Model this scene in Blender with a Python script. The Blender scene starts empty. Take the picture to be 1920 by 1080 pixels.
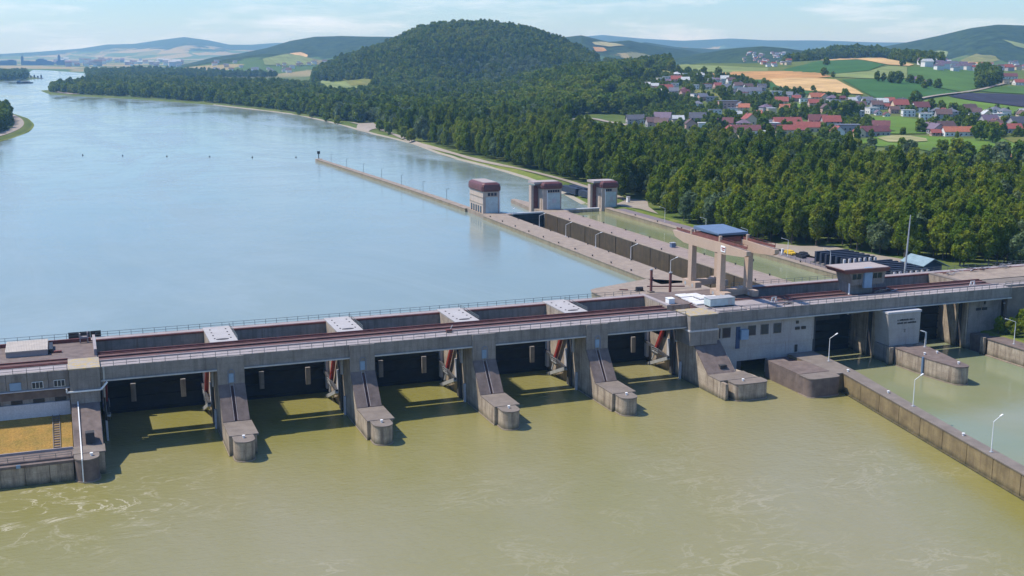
import bpy, math, random
import numpy as np
from mathutils import Vector, Matrix
random.seed(7); RNG = np.random.default_rng(7)

# ------------------------------------------------------------------ camera, light, exposure
S = bpy.context.scene
C = S.collection
CAM = np.array([-29.3086, -247.2029, 85.9608])
FW = np.array([0.35026051, 0.91563107, -0.1973254]); RT = np.array([0.93411833, -0.35695931, 0.00173176]); UP = np.array([0.06885149, 0.18493184, 0.98033652])
FPX = 2198.2
cd = bpy.data.cameras.new('camera'); cam = bpy.data.objects.new('camera', cd); C.objects.link(cam)
M = Matrix(((RT[0], UP[0], -FW[0], CAM[0]), (RT[1], UP[1], -FW[1], CAM[1]), (RT[2], UP[2], -FW[2], CAM[2]), (0, 0, 0, 1)))
cam.matrix_world = M
cd.sensor_width = 36; cd.lens = 36 * FPX / 1920; cd.clip_start = 1; cd.clip_end = 60000
S.camera = cam
SUN = Vector((-0.56, 0.27, 1.0)).normalized()          # towards the sun
SUN_EL = math.asin(SUN.z); SUN_AZ = math.atan2(SUN.x, SUN.y)
ld = bpy.data.lights.new('sun', 'SUN'); ld.energy = 5.0; ld.angle = math.radians(0.53); ld.color = (1.0, 0.94, 0.85)
sun = bpy.data.objects.new('sun', ld); C.objects.link(sun)
sun.rotation_euler = SUN.to_track_quat('Z', 'Y').to_euler(); sun.location = (0, 0, 600)
W = bpy.data.worlds.new('World'); S.world = W; W.use_nodes = True
nt = W.node_tree; nt.nodes.clear()
def WN(t, **k):
    n = nt.nodes.new(t)
    for a, b in k.items(): setattr(n, a, b)
    return n
wo = WN('ShaderNodeOutputWorld'); bg = WN('ShaderNodeBackground'); bg.inputs[1].default_value = 0.075
sky = WN('ShaderNodeTexSky', sky_type='NISHITA', sun_disc=False, sun_elevation=SUN_EL, sun_rotation=SUN_AZ)
sky.altitude = 300; sky.air_density = 1.3; sky.dust_density = 0.25; sky.ozone_density = 3.5
tc = WN('ShaderNodeTexCoord'); mp = WN('ShaderNodeMapping'); mp.inputs['Scale'].default_value = (5, 5, 34)
nz = WN('ShaderNodeTexNoise'); nz.inputs['Scale'].default_value = 1.6; nz.inputs['Detail'].default_value = 7; nz.inputs['Roughness'].default_value = 0.6
mr = WN('ShaderNodeMapRange'); mr.inputs[1].default_value = 0.48; mr.inputs[2].default_value = 0.68; mr.inputs[3].default_value = 0.04; mr.inputs[4].default_value = 0.85
mx = WN('ShaderNodeMix', data_type='RGBA'); mx.inputs[7].default_value = (11.4, 12.8, 14.2, 1)
L = nt.links.new
hs = WN('ShaderNodeHueSaturation'); hs.inputs['Saturation'].default_value = 1.0; hs.inputs['Value'].default_value = 1.0
L(tc.outputs['Generated'], mp.inputs[0]); L(mp.outputs[0], nz.inputs[0]); L(nz.outputs[0], mr.inputs[0]); sx = WN('ShaderNodeSeparateXYZ'); L(tc.outputs['Generated'], sx.inputs[0])
fz_ = WN('ShaderNodeMapRange'); L(sx.outputs[2], fz_.inputs[0]); fz_.inputs[1].default_value = 0.0; fz_.inputs[2].default_value = 0.4; fz_.inputs[3].default_value = 1.0; fz_.inputs[4].default_value = 0.2
mm_ = WN('ShaderNodeMath', operation='MULTIPLY'); L(mr.outputs[0], mm_.inputs[0]); L(fz_.outputs[0], mm_.inputs[1]); L(mm_.outputs[0], mx.inputs[0])
tn_ = WN('ShaderNodeMix', data_type='RGBA', blend_type='MULTIPLY'); tn_.inputs[0].default_value = 1; tn_.inputs[7].default_value = (1.0, 1.46, 2.2, 1)
L(sky.outputs[0], tn_.inputs[6]); L(tn_.outputs[2], hs.inputs['Color']); L(hs.outputs[0], mx.inputs[6]); L(mx.outputs[2], bg.inputs[0]); L(bg.outputs[0], wo.inputs[0])
S.view_settings.view_transform = 'Standard'; S.view_settings.look = 'None'; S.view_settings.exposure = 0.12; S.view_settings.gamma = 1
S.cycles.max_bounces = 5; S.cycles.diffuse_bounces = 2; S.cycles.glossy_bounces = 3; S.cycles.volume_bounces = 1; S.cycles.transparent_max_bounces = 4
S.cycles.caustics_reflective = False; S.cycles.caustics_refractive = False; S.cycles.use_denoising = True
HAZE_DENSITY = 7.0e-5

# ------------------------------------------------------------------ survey helpers: sight lines from the photograph to places on the ground
def ray(px, py):
    d = FW + RT * (px - 960) / FPX - UP * (py - 540) / FPX
    return d / np.linalg.norm(d)
def G(px, py, z):
    d = ray(px, py); t = (z - CAM[2]) / d[2]; return CAM + d * t
def proj(x, y, z):
    dx, dy, dz = x - CAM[0], y - CAM[1], z - CAM[2]
    w = dx * FW[0] + dy * FW[1] + dz * FW[2]; w = np.where(w < 1, 1, w)
    return 960 + FPX * (dx * RT[0] + dy * RT[1] + dz * RT[2]) / w, 540 - FPX * (dx * UP[0] + dy * UP[1] + dz * UP[2]) / w

# ------------------------------------------------------------------ materials
def sm(t): t = np.clip(t, 0, 1); return t * t * (3 - 2 * t)
MATS = {}
def new_mat(name):
    m = bpy.data.materials.new(name); m.use_nodes = True; t = m.node_tree; b = t.nodes['Principled BSDF']; MATS[name] = m; return m, t, b
def tnode(t, kind, ins=None, **k):
    n = t.nodes.new(kind)
    for a, b in k.items(): setattr(n, a, b)
    for a, b in (ins or {}).items():
        if isinstance(b, bpy.types.NodeSocket): t.links.new(b, n.inputs[a])
        else: n.inputs[a].default_value = b
    return n
def mixc(t, f, a, b, mode='MIX'):
    n = t.nodes.new('ShaderNodeMix'); n.data_type = 'RGBA'; n.blend_type = mode
    for i, v in ((0, f), (6, a), (7, b)):
        if isinstance(v, bpy.types.NodeSocket): t.links.new(v, n.inputs[i])
        else: n.inputs[i].default_value = v if i == 0 else (*v[:3], 1)
    return n.outputs[2]
def rng(t, v, a, b, c=0.0, d=1.0):
    return tnode(t, 'ShaderNodeMapRange', {0: v, 1: a, 2: b, 3: c, 4: d}).outputs[0]
def noise(t, vec, scale, detail=4, rough=0.55):
    return tnode(t, 'ShaderNodeTexNoise', {'Vector': vec, 'Scale': scale, 'Detail': detail, 'Roughness': rough}).outputs[0]
def pos(t, sc=(1, 1, 1)):
    g = t.nodes.new('ShaderNodeNewGeometry')
    return tnode(t, 'ShaderNodeMapping', {'Vector': g.outputs['Position'], 'Scale': sc}).outputs[0]
def posz(t):
    g = t.nodes.new('ShaderNodeNewGeometry')
    return tnode(t, 'ShaderNodeSeparateXYZ', {0: g.outputs['Position']}).outputs[2]
def concrete(name, col, dark=None, streak=0.5, blotch=0.5, rough=0.85, algae=None, sc=0.35, lichen=None):
    m, t, b = new_mat(name); dark = dark or tuple(c * 0.45 for c in col)
    f = rng(t, noise(t, pos(t), sc, 6, 0.65), 0.35, 0.7, 0, blotch)
    c = mixc(t, f, col, dark)
    s = rng(t, noise(t, pos(t, (0.9, 0.9, 0.07)), 1.0, 5, 0.7), 0.48, 0.72, 0, streak)
    c = mixc(t, s, c, dark)
    if streak > 0.25: c = mixc(t, rng(t, noise(t, pos(t, (1.6, 1.6, 0.05)), 1.0, 4, 0.6), 0.60, 0.72, 0, 0.55), c, (0.13, 0.07, 0.04))
    g = rng(t, noise(t, pos(t), 4.0, 3, 0.6), 0.3, 0.7, 0.86, 1.1)
    gc = tnode(t, 'ShaderNodeCombineXYZ', {0: g, 1: g, 2: g}).outputs[0]
    c = mixc(t, 1.0, c, gc, 'MULTIPLY')
    fr = tnode(t, 'ShaderNodeMath', {0: tnode(t, 'ShaderNodeMath', {0: posz(t), 1: 0.42}, operation='MULTIPLY').outputs[0]}, operation='FRACT').outputs[0]
    c = mixc(t, rng(t, fr, 0.035, 0.015, 0, 0.4), c, dark)
    if lichen: c = mixc(t, rng(t, noise(t, pos(t), 0.8, 5), 0.45, 0.62, 0, 0.85), c, lichen)
    if algae is not None:       # tide line: dark growth just above the water level
        z0, z1, ac = algae
        zz = tnode(t, 'ShaderNodeMath', {0: posz(t), 1: tnode(t, 'ShaderNodeMath', {0: noise(t, pos(t), 0.5), 1: 1.6}, operation='MULTIPLY').outputs[0]}, operation='ADD').outputs[0]
        c = mixc(t, rng(t, zz, z1 + 0.8, z0 + 0.8, 0, 0.85), c, ac)
    t.links.new(c, b.inputs['Base Color']); b.inputs['Roughness'].default_value = rough
    bp = tnode(t, 'ShaderNodeBump', {'Strength': 0.25, 'Distance': 0.1, 'Height': noise(t, pos(t), 3.0, 4)})
    t.links.new(bp.outputs[0], b.inputs['Normal']); return m
def plain(name, col, rough=0.6, metal=0.0, var=0.15, sc=0.6, obj_var=0.0):
    m, t, b = new_mat(name)
    f = rng(t, noise(t, pos(t), sc, 5), 0.3, 0.7, 1 - var, 1 + var)
    if obj_var:
        oi = t.nodes.new('ShaderNodeObjectInfo')
        f = tnode(t, 'ShaderNodeMath', {0: f, 1: rng(t, oi.outputs['Random'], 0, 1, 1 - obj_var, 1 + obj_var)}, operation='MULTIPLY').outputs[0]
    fc = tnode(t, 'ShaderNodeCombineXYZ', {0: f, 1: f, 2: f}).outputs[0]
    t.links.new(mixc(t, 1.0, col, fc, 'MULTIPLY'), b.inputs['Base Color'])
    b.inputs['Roughness'].default_value = rough; b.inputs['Metallic'].default_value = metal; return m

GREEN_ALGAE = (0.035, 0.04, 0.015)
m_conc = concrete('shaded_grey_concrete', (0.272, 0.25, 0.228), (0.105, 0.09, 0.08), 0.7, 0.55, algae=(0, 1.4, GREEN_ALGAE))  # grey for faces in shade; that shade is partly in the colour
m_cream = concrete('weathered_cream_concrete', (0.45, 0.375, 0.285), (0.115, 0.08, 0.058), 0.95, 0.6, algae=(0, 1.5, GREEN_ALGAE))
m_ramp = concrete('brown_stained_concrete', (0.19, 0.145, 0.125), (0.075, 0.055, 0.048), 0.3, 0.75, sc=0.5)
m_slab = concrete('warm_grey_concrete', (0.21, 0.175, 0.145), (0.10, 0.08, 0.066), 0.1, 0.6)
m_walk = concrete('pale_walkway_concrete', (0.335, 0.295, 0.29), (0.20, 0.165, 0.155), 0.1, 0.5)
m_lock = concrete('lock_wall_top_concrete', (0.32, 0.255, 0.195), (0.15, 0.115, 0.09), 0.1, 0.65)
m_mid = concrete('pinkish_lock_paving', (0.31, 0.24, 0.20), (0.16, 0.12, 0.10), 0.1, 0.6)
m_track = concrete('rust_stained_track', (0.135, 0.066, 0.058), (0.06, 0.03, 0.028), 0.2, 0.8)
m_cap = concrete('pier_cap_concrete', (0.40, 0.385, 0.38), (0.26, 0.235, 0.23), 0.1, 0.4)
m_chamber = concrete('wet_chamber_wall', (0.105, 0.075, 0.042), (0.03, 0.024, 0.016), 0.75, 0.6, rough=0.6)
m_guide = concrete('tail_wall_concrete', (0.27, 0.205, 0.10), (0.10, 0.07, 0.035), 0.6, 0.75, algae=(0, 1.2, (0.03, 0.032, 0.012)), sc=0.22)
m_up = concrete('upstream_wall_concrete', (0.30, 0.25, 0.16), (0.12, 0.10, 0.06), 0.4, 0.5)
m_block = concrete('pale_block_concrete', (0.38, 0.365, 0.35), (0.22, 0.2, 0.18), 0.35, 0.35)
m_pale = concrete('pale_parapet', (0.5, 0.5, 0.52), (0.35, 0.35, 0.36), 0.3, 0.3)
m_lich = concrete('lichen_topped_concrete', (0.36, 0.32, 0.27), None, 0.2, 0.4, lichen=(0.42, 0.30, 0.09))
m_dark = concrete('dark_recess_concrete', (0.05, 0.05, 0.055), (0.02, 0.02, 0.022), 0.4, 0.5)  # near-black: shade of slots, openings and undercuts put into the colour
m_gate = plain('near_black_steel', (0.010, 0.012, 0.018), 0.85, 0.0, 0.3)  # even near-black tone with slight random variation
m_steel = plain('galvanised_steel', (0.42, 0.43, 0.44), 0.5, 0.3)
m_rail = plain('grey_green_railing', (0.11, 0.13, 0.13), 0.6)
m_rust = plain('rusty_steel', (0.16, 0.055, 0.045), 0.75, 0.1, 0.3)
m_red = plain('red_hydraulic_paint', (0.27, 0.03, 0.022), 0.45)
m_white = plain('white_paint', (0.8, 0.8, 0.78), 0.5, 0, 0.05)
m_cover = plain('off_white_cover', (0.62, 0.61, 0.60), 0.6)
m_blue = plain('blue_grey_paint', (0.10, 0.16, 0.26), 0.5)
m_lblue = plain('light_blue_panel', (0.20, 0.31, 0.44), 0.45)
m_cont = plain('pale_container_paint', (0.42, 0.50, 0.50), 0.5)
m_glass = plain('dark_window_glass', (0.02, 0.028, 0.04), 0.12, 0, 0.1)
m_crane = concrete('sandy_crane_paint', (0.46, 0.335, 0.245), (0.32, 0.225, 0.165), 0.25, 0.25, rough=0.6)
m_croof = plain('blue_roof_sheet', (0.115, 0.165, 0.25), 0.45)
m_redroof = plain('dark_red_fascia', (0.12, 0.038, 0.035), 0.5, 0, 0.25)
m_ltroof = concrete('light_flat_roof', (0.36, 0.31, 0.29), (0.24, 0.2, 0.19), 0.1, 0.4)
m_tower = concrete('cream_tower_render', (0.50, 0.41, 0.34), (0.30, 0.235, 0.19), 0.4, 0.35)
m_shed = plain('dark_blue_shed_cladding', (0.02, 0.05, 0.13), 0.5)
m_shroof = plain('pale_green_sheet_roof', (0.20, 0.275, 0.30), 0.5)
m_black = plain('black_paint', (0.015, 0.015, 0.017), 0.5)
m_yellow = plain('yellow_paint', (0.65, 0.42, 0.03), 0.5)
m_navy = plain('navy_stacked_steel', (0.018, 0.024, 0.042), 0.55)
m_gravel = concrete('pale_gravel', (0.31, 0.26, 0.205), (0.21, 0.175, 0.13), 0.0, 0.5, sc=0.15)
m_asphalt = concrete('purplish_asphalt', (0.19, 0.155, 0.165), (0.12, 0.10, 0.105), 0.0, 0.5)
m_revet = concrete('stone_revetment', (0.33, 0.29, 0.22), (0.18, 0.16, 0.11), 0.2, 0.6)
m_corr = plain('corrugated_sheet', (0.46, 0.40, 0.33), 0.6, 0.1)

def grassy(name, a, b_, sc=0.12, fine=3.0):
    m, t, b = new_mat(name)
    c = mixc(t, rng(t, noise(t, pos(t), sc, 6, 0.7), 0.35, 0.68), a, b_)
    g = rng(t, noise(t, pos(t), fine, 3), 0.3, 0.7, 0.75, 1.25)
    c = mixc(t, 1.0, c, tnode(t, 'ShaderNodeCombineXYZ', {0: g, 1: g, 2: g}).outputs[0], 'MULTIPLY')
    t.links.new(c, b.inputs['Base Color']); b.inputs['Roughness'].default_value = 0.95; b.inputs['Specular IOR Level'].default_value = 0.1; return m
m_dry = grassy('dry_yellow_grass', (0.34, 0.20, 0.055), (0.22, 0.16, 0.045), 0.35)
m_verge = grassy('green_verge', (0.10, 0.15, 0.025), (0.19, 0.19, 0.05), 0.08)
def field_mat(name, a, b_, ang, freq=0.12):
    m, t, b = new_mat(name)
    g = t.nodes.new('ShaderNodeNewGeometry')
    v = tnode(t, 'ShaderNodeMapping', {'Vector': g.outputs['Position'], 'Rotation': (0, 0, ang), 'Scale': (1, 0.03, 0)}).outputs[0]
    s = rng(t, noise(t, v, freq, 3, 0.6), 0.35, 0.65)
    c = mixc(t, s, a, tuple(q * 0.82 for q in b_))
    g2 = rng(t, noise(t, pos(t), 0.014, 6, 0.7), 0.3, 0.7, 0.72, 1.22)
    c = mixc(t, 1.0, c, tnode(t, 'ShaderNodeCombineXYZ', {0: g2, 1: g2, 2: g2}).outputs[0], 'MULTIPLY')
    t.links.new(c, b.inputs['Base Color']); b.inputs['Roughness'].default_value = 0.95; b.inputs['Specular IOR Level'].default_value = 0.1; return m

# terrain: meadow green near, patchwork of woods and fields on the far hills
m_ter, t, b = new_mat('meadow_and_wood_terrain')
ln = tnode(t, 'ShaderNodeVectorMath', {0: pos(t), 1: (CAM[0], CAM[1], 0)}, operation='DISTANCE').outputs[1]
near = mixc(t, rng(t, noise(t, pos(t), 0.02, 6, 0.7), 0.35, 0.68), (0.065, 0.105, 0.022), (0.13, 0.15, 0.045))
vor = tnode(t, 'ShaderNodeTexVoronoi', {'Vector': pos(t, (0.0042, 0.0024, 0)), 'Scale': 1.0, 'Randomness': 1.0})
sep = tnode(t, 'ShaderNodeSeparateColor', {0: vor.outputs['Color']})
fields = mixc(t, rng(t, sep.outputs[0], 0.4, 0.6), (0.07, 0.12, 0.035), (0.26, 0.22, 0.11))
wa = tnode(t, 'ShaderNodeAttribute', attribute_name='wooded').outputs['Fac']
zt = tnode(t, 'ShaderNodeMath', {0: wa, 1: rng(t, noise(t, pos(t, (1, 1, 0)), 0.0022, 6, 0.65), 0.3, 0.7, -0.35, 0.35)}, operation='ADD').outputs[0]
far = mixc(t, rng(t, zt, -0.02, 0.02), fields, mixc(t, rng(t, noise(t, pos(t), 0.022, 6, 0.85), 0.38, 0.62), (0.008, 0.018, 0.008), (0.045, 0.075, 0.022)))
c = mixc(t, rng(t, ln, 3500, 3900), near, far)
t.links.new(c, b.inputs['Base Color']); b.inputs['Roughness'].default_value = 0.95; b.inputs['Specular IOR Level'].default_value = 0.05

def water(name, deep, shallow, s1, s2, foam=False, rough=0.06, bump=0.35, edge=None, wind=False):
    m, t, b = new_mat(name)
    c = mixc(t, rng(t, noise(t, pos(t), s1, 5, 0.6), 0.35, 0.65), deep, shallow)
    if edge:       # suspended silt patches drifting on the water
        c = mixc(t, rng(t, noise(t, pos(t, (1, 0.45, 1)), 0.013, 4, 0.5), 0.42, 0.66, 0, 0.9), c, edge)
    rr = rng(t, noise(t, pos(t, (0.5, 1, 1)), s2, 6, 0.7), 0.35, 0.65, rough * 0.6, rough * 2.2)
    if wind:       # wind lanes and current lines; their pale sheen is mixed into the colour
        wl_n = tnode(t, 'ShaderNodeTexNoise', {'Vector': tnode(t, 'ShaderNodeMapping', {'Vector': pos(t), 'Rotation': (0, 0, 0.45), 'Scale': (1, 0.32, 0)}).outputs[0], 'Scale': 0.011, 'Detail': 7, 'Roughness': 0.66, 'Distortion': 1.3}).outputs[0]
        c = mixc(t, rng(t, wl_n, 0.44, 0.66, 0, 0.55), c, (0.27, 0.33, 0.33))
        rr = tnode(t, 'ShaderNodeMath', {0: rr, 1: rng(t, wl_n, 0.4, 0.62, 0.0, 0.16)}, operation='ADD').outputs[0]
    if foam:
        d1 = tnode(t, 'ShaderNodeVectorMath', {0: pos(t, (1, 1.5, 0)), 1: (-37, -26, 0)}, operation='DISTANCE').outputs[1]
        wv = tnode(t, 'ShaderNodeTexNoise', {'Vector': pos(t, (0.6, 1.0, 0)), 'Scale': 0.11, 'Detail': 8, 'Roughness': 0.62, 'Distortion': 1.6}).outputs[0]
        ridge = tnode(t, 'ShaderNodeMath', {0: tnode(t, 'ShaderNodeMath', {0: wv, 1: 0.5}, operation='SUBTRACT').outputs[0]}, operation='ABSOLUTE').outputs[0]
        fz = rng(t, ridge, 0.03, 0.0, 0, 1)
        fade = tnode(t, 'ShaderNodeMath', {0: rng(t, d1, 46, 5, 0.0, 1.0), 1: rng(t, noise(t, pos(t), 0.12, 4, 0.7), 0.42, 0.62, 0.05, 0.62)}, operation='MULTIPLY').outputs[0]
        thin = rng(t, noise(t, pos(t), 0.03, 3), 0.48, 0.64, 0, 0.17)
        south = rng(t, tnode(t, 'ShaderNodeSeparateXYZ', {0: pos(t)}).outputs[1], -18, -45, 0, 1)
        thin = tnode(t, 'ShaderNodeMath', {0: thin, 1: south}, operation='MULTIPLY').outputs[0]
        amt = tnode(t, 'ShaderNodeMath', {0: fz, 1: tnode(t, 'ShaderNodeMath', {0: fade, 1: thin}, operation='MAXIMUM').outputs[0]}, operation='MULTIPLY').outputs[0]
        c = mixc(t, amt, c, (0.62, 0.56, 0.44))
        rr = tnode(t, 'ShaderNodeMath', {0: rr, 1: amt}, operation='MAXIMUM').outputs[0]
    t.links.new(c, b.inputs['Base Color']); t.links.new(rr, b.inputs['Roughness']); b.inputs['IOR'].default_value = 1.33
    h = tnode(t, 'ShaderNodeMath', {0: noise(t, pos(t, (0.5, 1, 1)), 0.9, 4, 0.6), 1: noise(t, pos(t), s2, 4, 0.6)}, operation='ADD').outputs[0]
    bp = tnode(t, 'ShaderNodeBump', {'Strength': bump, 'Distance': 0.25, 'Height': h}); t.links.new(bp.outputs[0], b.inputs['Normal']); return m
m_wup = water('calm_pale_headwater', (0.185, 0.235, 0.205), (0.21, 0.26, 0.23), 0.012, 0.05, rough=0.06, bump=0.16, wind=True)
m_wdn = water('olive_tailwater', (0.198, 0.182, 0.046), (0.222, 0.202, 0.068), 0.03, 0.22, foam=True, rough=0.10, bump=0.55, edge=(0.25, 0.226, 0.12))
m_wlk = water('green_lock_water', (0.20, 0.215, 0.10), (0.235, 0.24, 0.135), 0.03, 0.2, rough=0.05, bump=0.12, edge=(0.17, 0.24, 0.17))

def leafy(name, a, b_, c_):
    m, t, b = new_mat(name)
    oi = t.nodes.new('ShaderNodeObjectInfo')
    col = mixc(t, oi.outputs['Random'], a, b_)
    g = t.nodes.new('ShaderNodeNewGeometry')
    col = mixc(t, rng(t, noise(t, pos(t), 0.35, 3), 0.4, 0.7), col, c_)
    isl = rng(t, g.outputs['Random Per Island'], 0, 1, 0.72, 1.35)
    col = mixc(t, 1.0, col, tnode(t, 'ShaderNodeCombineXYZ', {0: isl, 1: isl, 2: isl}).outputs[0], 'MULTIPLY')
    t.links.new(col, b.inputs['Base Color']); b.inputs['Roughness'].default_value = 0.85; b.inputs['Specular IOR Level'].default_value = 0.08
    tr = tnode(t, 'ShaderNodeBsdfTranslucent', {'Color': col}); mxs = tnode(t, 'ShaderNodeMixShader', {0: 0.38, 1: b.outputs[0], 2: tr.outputs[0]})
    t.links.new(mxs.outputs[0], t.nodes['Material Output'].inputs[0]); return m
m_leafA = leafy('fresh_green_foliage', (0.125, 0.19, 0.014), (0.25, 0.27, 0.028), (0.10, 0.165, 0.018))
m_leafB = leafy('deep_green_foliage', (0.08, 0.14, 0.012), (0.185, 0.22, 0.022), (0.065, 0.12, 0.014))
m_leafC = leafy('greyish_willow_foliage', (0.13, 0.185, 0.085), (0.17, 0.21, 0.09), (0.09, 0.14, 0.06))
m_bark = plain('grey_brown_bark', (0.09, 0.07, 0.05), 0.9)

# ------------------------------------------------------------------ mesh builder
ORG = {}
class B:
    def __init__(s): s.v = []; s.f = []
    def add(s, vs, fs): n = len(s.v); s.v += [tuple(map(float, v)) for v in vs]; s.f += [tuple(i + n for i in f) for f in fs]; return s
    def box(s, x0, x1, y0, y1, z0, z1):
        v = [(x, y, z) for z in (z0, z1) for y in (y0, y1) for x in (x0, x1)]
        return s.add(v, [(0, 2, 3, 1), (4, 5, 7, 6), (0, 1, 5, 4), (2, 6, 7, 3), (0, 4, 6, 2), (1, 3, 7, 5)])
    def pris(s, lo, hi):
        n = len(lo); return s.add(list(lo) + list(hi), [tuple(range(n))[::-1], tuple(range(n, 2 * n))] + [(i, (i + 1) % n, n + (i + 1) % n, n + i) for i in range(n)])
    def xy(s, p, z0, z1): return s.pris([(a, b, z0) for a, b in p], [(a, b, z1) for a, b in p])
    def yz(s, p, x0, x1): return s.pris([(x0, a, b) for a, b in p], [(x1, a, b) for a, b in p])
    def xz(s, p, y0, y1): return s.pris([(a, y1, b) for a, b in p], [(a, y0, b) for a, b in p])
    def tube(s, p0, p1, r, n=8, r1=None):
        p0 = Vector(p0); p1 = Vector(p1); d = (p1 - p0).normalized(); a = d.orthogonal().normalized(); c = d.cross(a); r1 = r if r1 is None else r1
        rng_ = [2 * math.pi * i / n for i in range(n)]
        return s.pris([p0 + (a * math.cos(q) + c * math.sin(q)) * r for q in rng_], [p1 + (a * math.cos(q) + c * math.sin(q)) * r1 for q in rng_])
    def bar(s, p0, p1, w, h=None):       # square bar between two points
        p0 = Vector(p0); p1 = Vector(p1); d = (p1 - p0).normalized(); u = Vector((0, 0, 1)) if abs(d.z) < 0.95 else Vector((0, 1, 0))
        a = d.cross(u).normalized() * w / 2; c = a.cross(d).normalized() * (h or w) / 2
        return s.pris([p0 - a - c, p0 + a - c, p0 + a + c, p0 - a + c], [p1 - a - c, p1 + a - c, p1 + a + c, p1 - a + c])
    def obj(s, name, mat, parent=None, smooth=False):
        o = Vector(ORG.get(parent.name, (0, 0, 0))) if parent else Vector((0, 0, 0))
        me = bpy.data.meshes.new(name); me.from_pydata([Vector(v) - o for v in s.v], [], s.f); me.update()
        import bmesh
        bm = bmesh.new(); bm.from_mesh(me); bmesh.ops.recalc_face_normals(bm, faces=bm.faces); bm.to_mesh(me); bm.free()
        me.materials.append(mat)
        if smooth: me.polygons.foreach_set('use_smooth', [True] * len(me.polygons))
        ob = bpy.data.objects.new(name, me); C.objects.link(ob)
        if parent: ob.parent = parent; ORG[ob.name] = tuple(o)
        return ob
def thing(name, label, cat, loc=(0, 0, 0), group=None):
    o = bpy.data.objects.new(name, None); o.empty_display_size = 1; C.objects.link(o); o.location = loc; ORG[o.name] = tuple(loc)
    o['label'] = label; o['category'] = cat
    if group: o['group'] = group
    return o
def tag(o, label, cat, group=None):
    o['label'] = label; o['category'] = cat
    if group: o['group'] = group
    return o
def struct(o, kind='structure'): o['kind'] = kind; return o
def dup(root, loc, label=None, rz=None):
    r = root.copy(); C.objects.link(r); r.location = loc
    if rz is not None: r.rotation_euler = (0, 0, rz)
    if label: r['label'] = label
    for ch in list(root.children):
        c2 = ch.copy(); C.objects.link(c2); c2.parent = r
        for g in list(ch.children):
            d = g.copy(); C.objects.link(d); d.parent = c2
    return r
def np_mesh(name, V, F, mat):
    me = bpy.data.meshes.new(name); k = F.shape[1]
    me.vertices.add(len(V)); me.vertices.foreach_set('co', V.astype(np.float32).ravel())
    me.loops.add(F.size); me.loops.foreach_set('vertex_index', F.astype(np.int32).ravel())
    me.polygons.add(len(F)); me.polygons.foreach_set('loop_start', np.arange(0, F.size, k, dtype=np.int32)); me.polygons.foreach_set('loop_total', np.full(len(F), k, dtype=np.int32))
    me.update(calc_edges=True); me.materials.append(mat); return me
def railing(parent, p0, p1, z, h=1.1, step=2.7, mat=None, rails=2, name='railing', r=0.05):
    mat = mat or m_rail; p0 = Vector((*p0, z)); p1 = Vector((*p1, z)); n = max(1, round((p1 - p0).length / step))
    rl = B(); po = B()
    for i in range(rails): rl.bar(p0 + Vector((0, 0, h * (i + 1) / rails)), p1 + Vector((0, 0, h * (i + 1) / rails)), r * 1.6)
    for i in range(n + 1):
        q = p0.lerp(p1, i / n); po.bar(q, q + Vector((0, 0, h)), r * 2)
    a = rl.obj('handrail', mat, parent); c = po.obj('post', mat, parent); c['kind'] = 'stuff'

# ------------------------------------------------------------------ land form
def pxs(pts, z): return [tuple(G(x, y, z)[:2]) for x, y in pts]
EBANK_PX = [(1108, 388), (1089, 378), (1053, 358), (1006, 338), (930, 315), (840, 293), (780, 270), (735, 258), (690, 248), (640, 233), (560, 215), (500, 207), (400, 196), (250, 185), (150, 180), (95, 177), (74, 169)]
EB = pxs(EBANK_PX, 10.2)
TIPB = [(-50, 2260), (10, 2500), (60, 2900), (90, 3200)]
RIVER = [(217, 44), (217, 268)] + EB + TIPB + pxs([(165, 144), (158, 137), (100, 132.5), (62, 131)], 9.6) + pxs([(52, 137), (60, 143), (76, 147), (56, 149.5), (20, 152), (-40, 153)], 9.6) + \
        [(-500, 2600), (-260, 1900)] + [(-165, 1600), (-102, 1440), (-80, 1330), (-64, 1230), (-55, 1100), (-58, 980), (-78, 855), (-130, 650), (-220, 400), (-400, 44)]
RIV = np.array(RIVER)
def sdist(x, y, P):
    "signed distance to polygon, negative inside"
    x = np.asarray(x, float); y = np.asarray(y, float); d = np.full(x.shape, 1e18); ins = np.zeros(x.shape, bool)
    n = len(P)
    for i in range(n):
        ax, ay = P[i]; bx, by = P[(i + 1) % n]; ex, ey = bx - ax, by - ay
        tt = np.clip(((x - ax) * ex + (y - ay) * ey) / (ex * ex + ey * ey + 1e-9), 0, 1)
        d = np.minimum(d, (x - ax - tt * ex) ** 2 + (y - ay - tt * ey) ** 2)
        if ay != by:
            c_ = ((ay > y) != (by > y)) & (x < (bx - ax) * (y - ay) / (by - ay) + ax); ins ^= c_
    d = np.sqrt(d); return np.where(ins, -d, d)
def inside(px, py, P):
    ins = np.zeros(np.shape(px), bool); n = len(P)
    for i in range(n):
        ax, ay = P[i]; bx, by = P[(i + 1) % n]
        if ay != by: ins ^= ((ay > py) != (by > py)) & (px < (bx - ax) * (py - ay) / (by - ay) + ax)
    return ins
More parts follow.
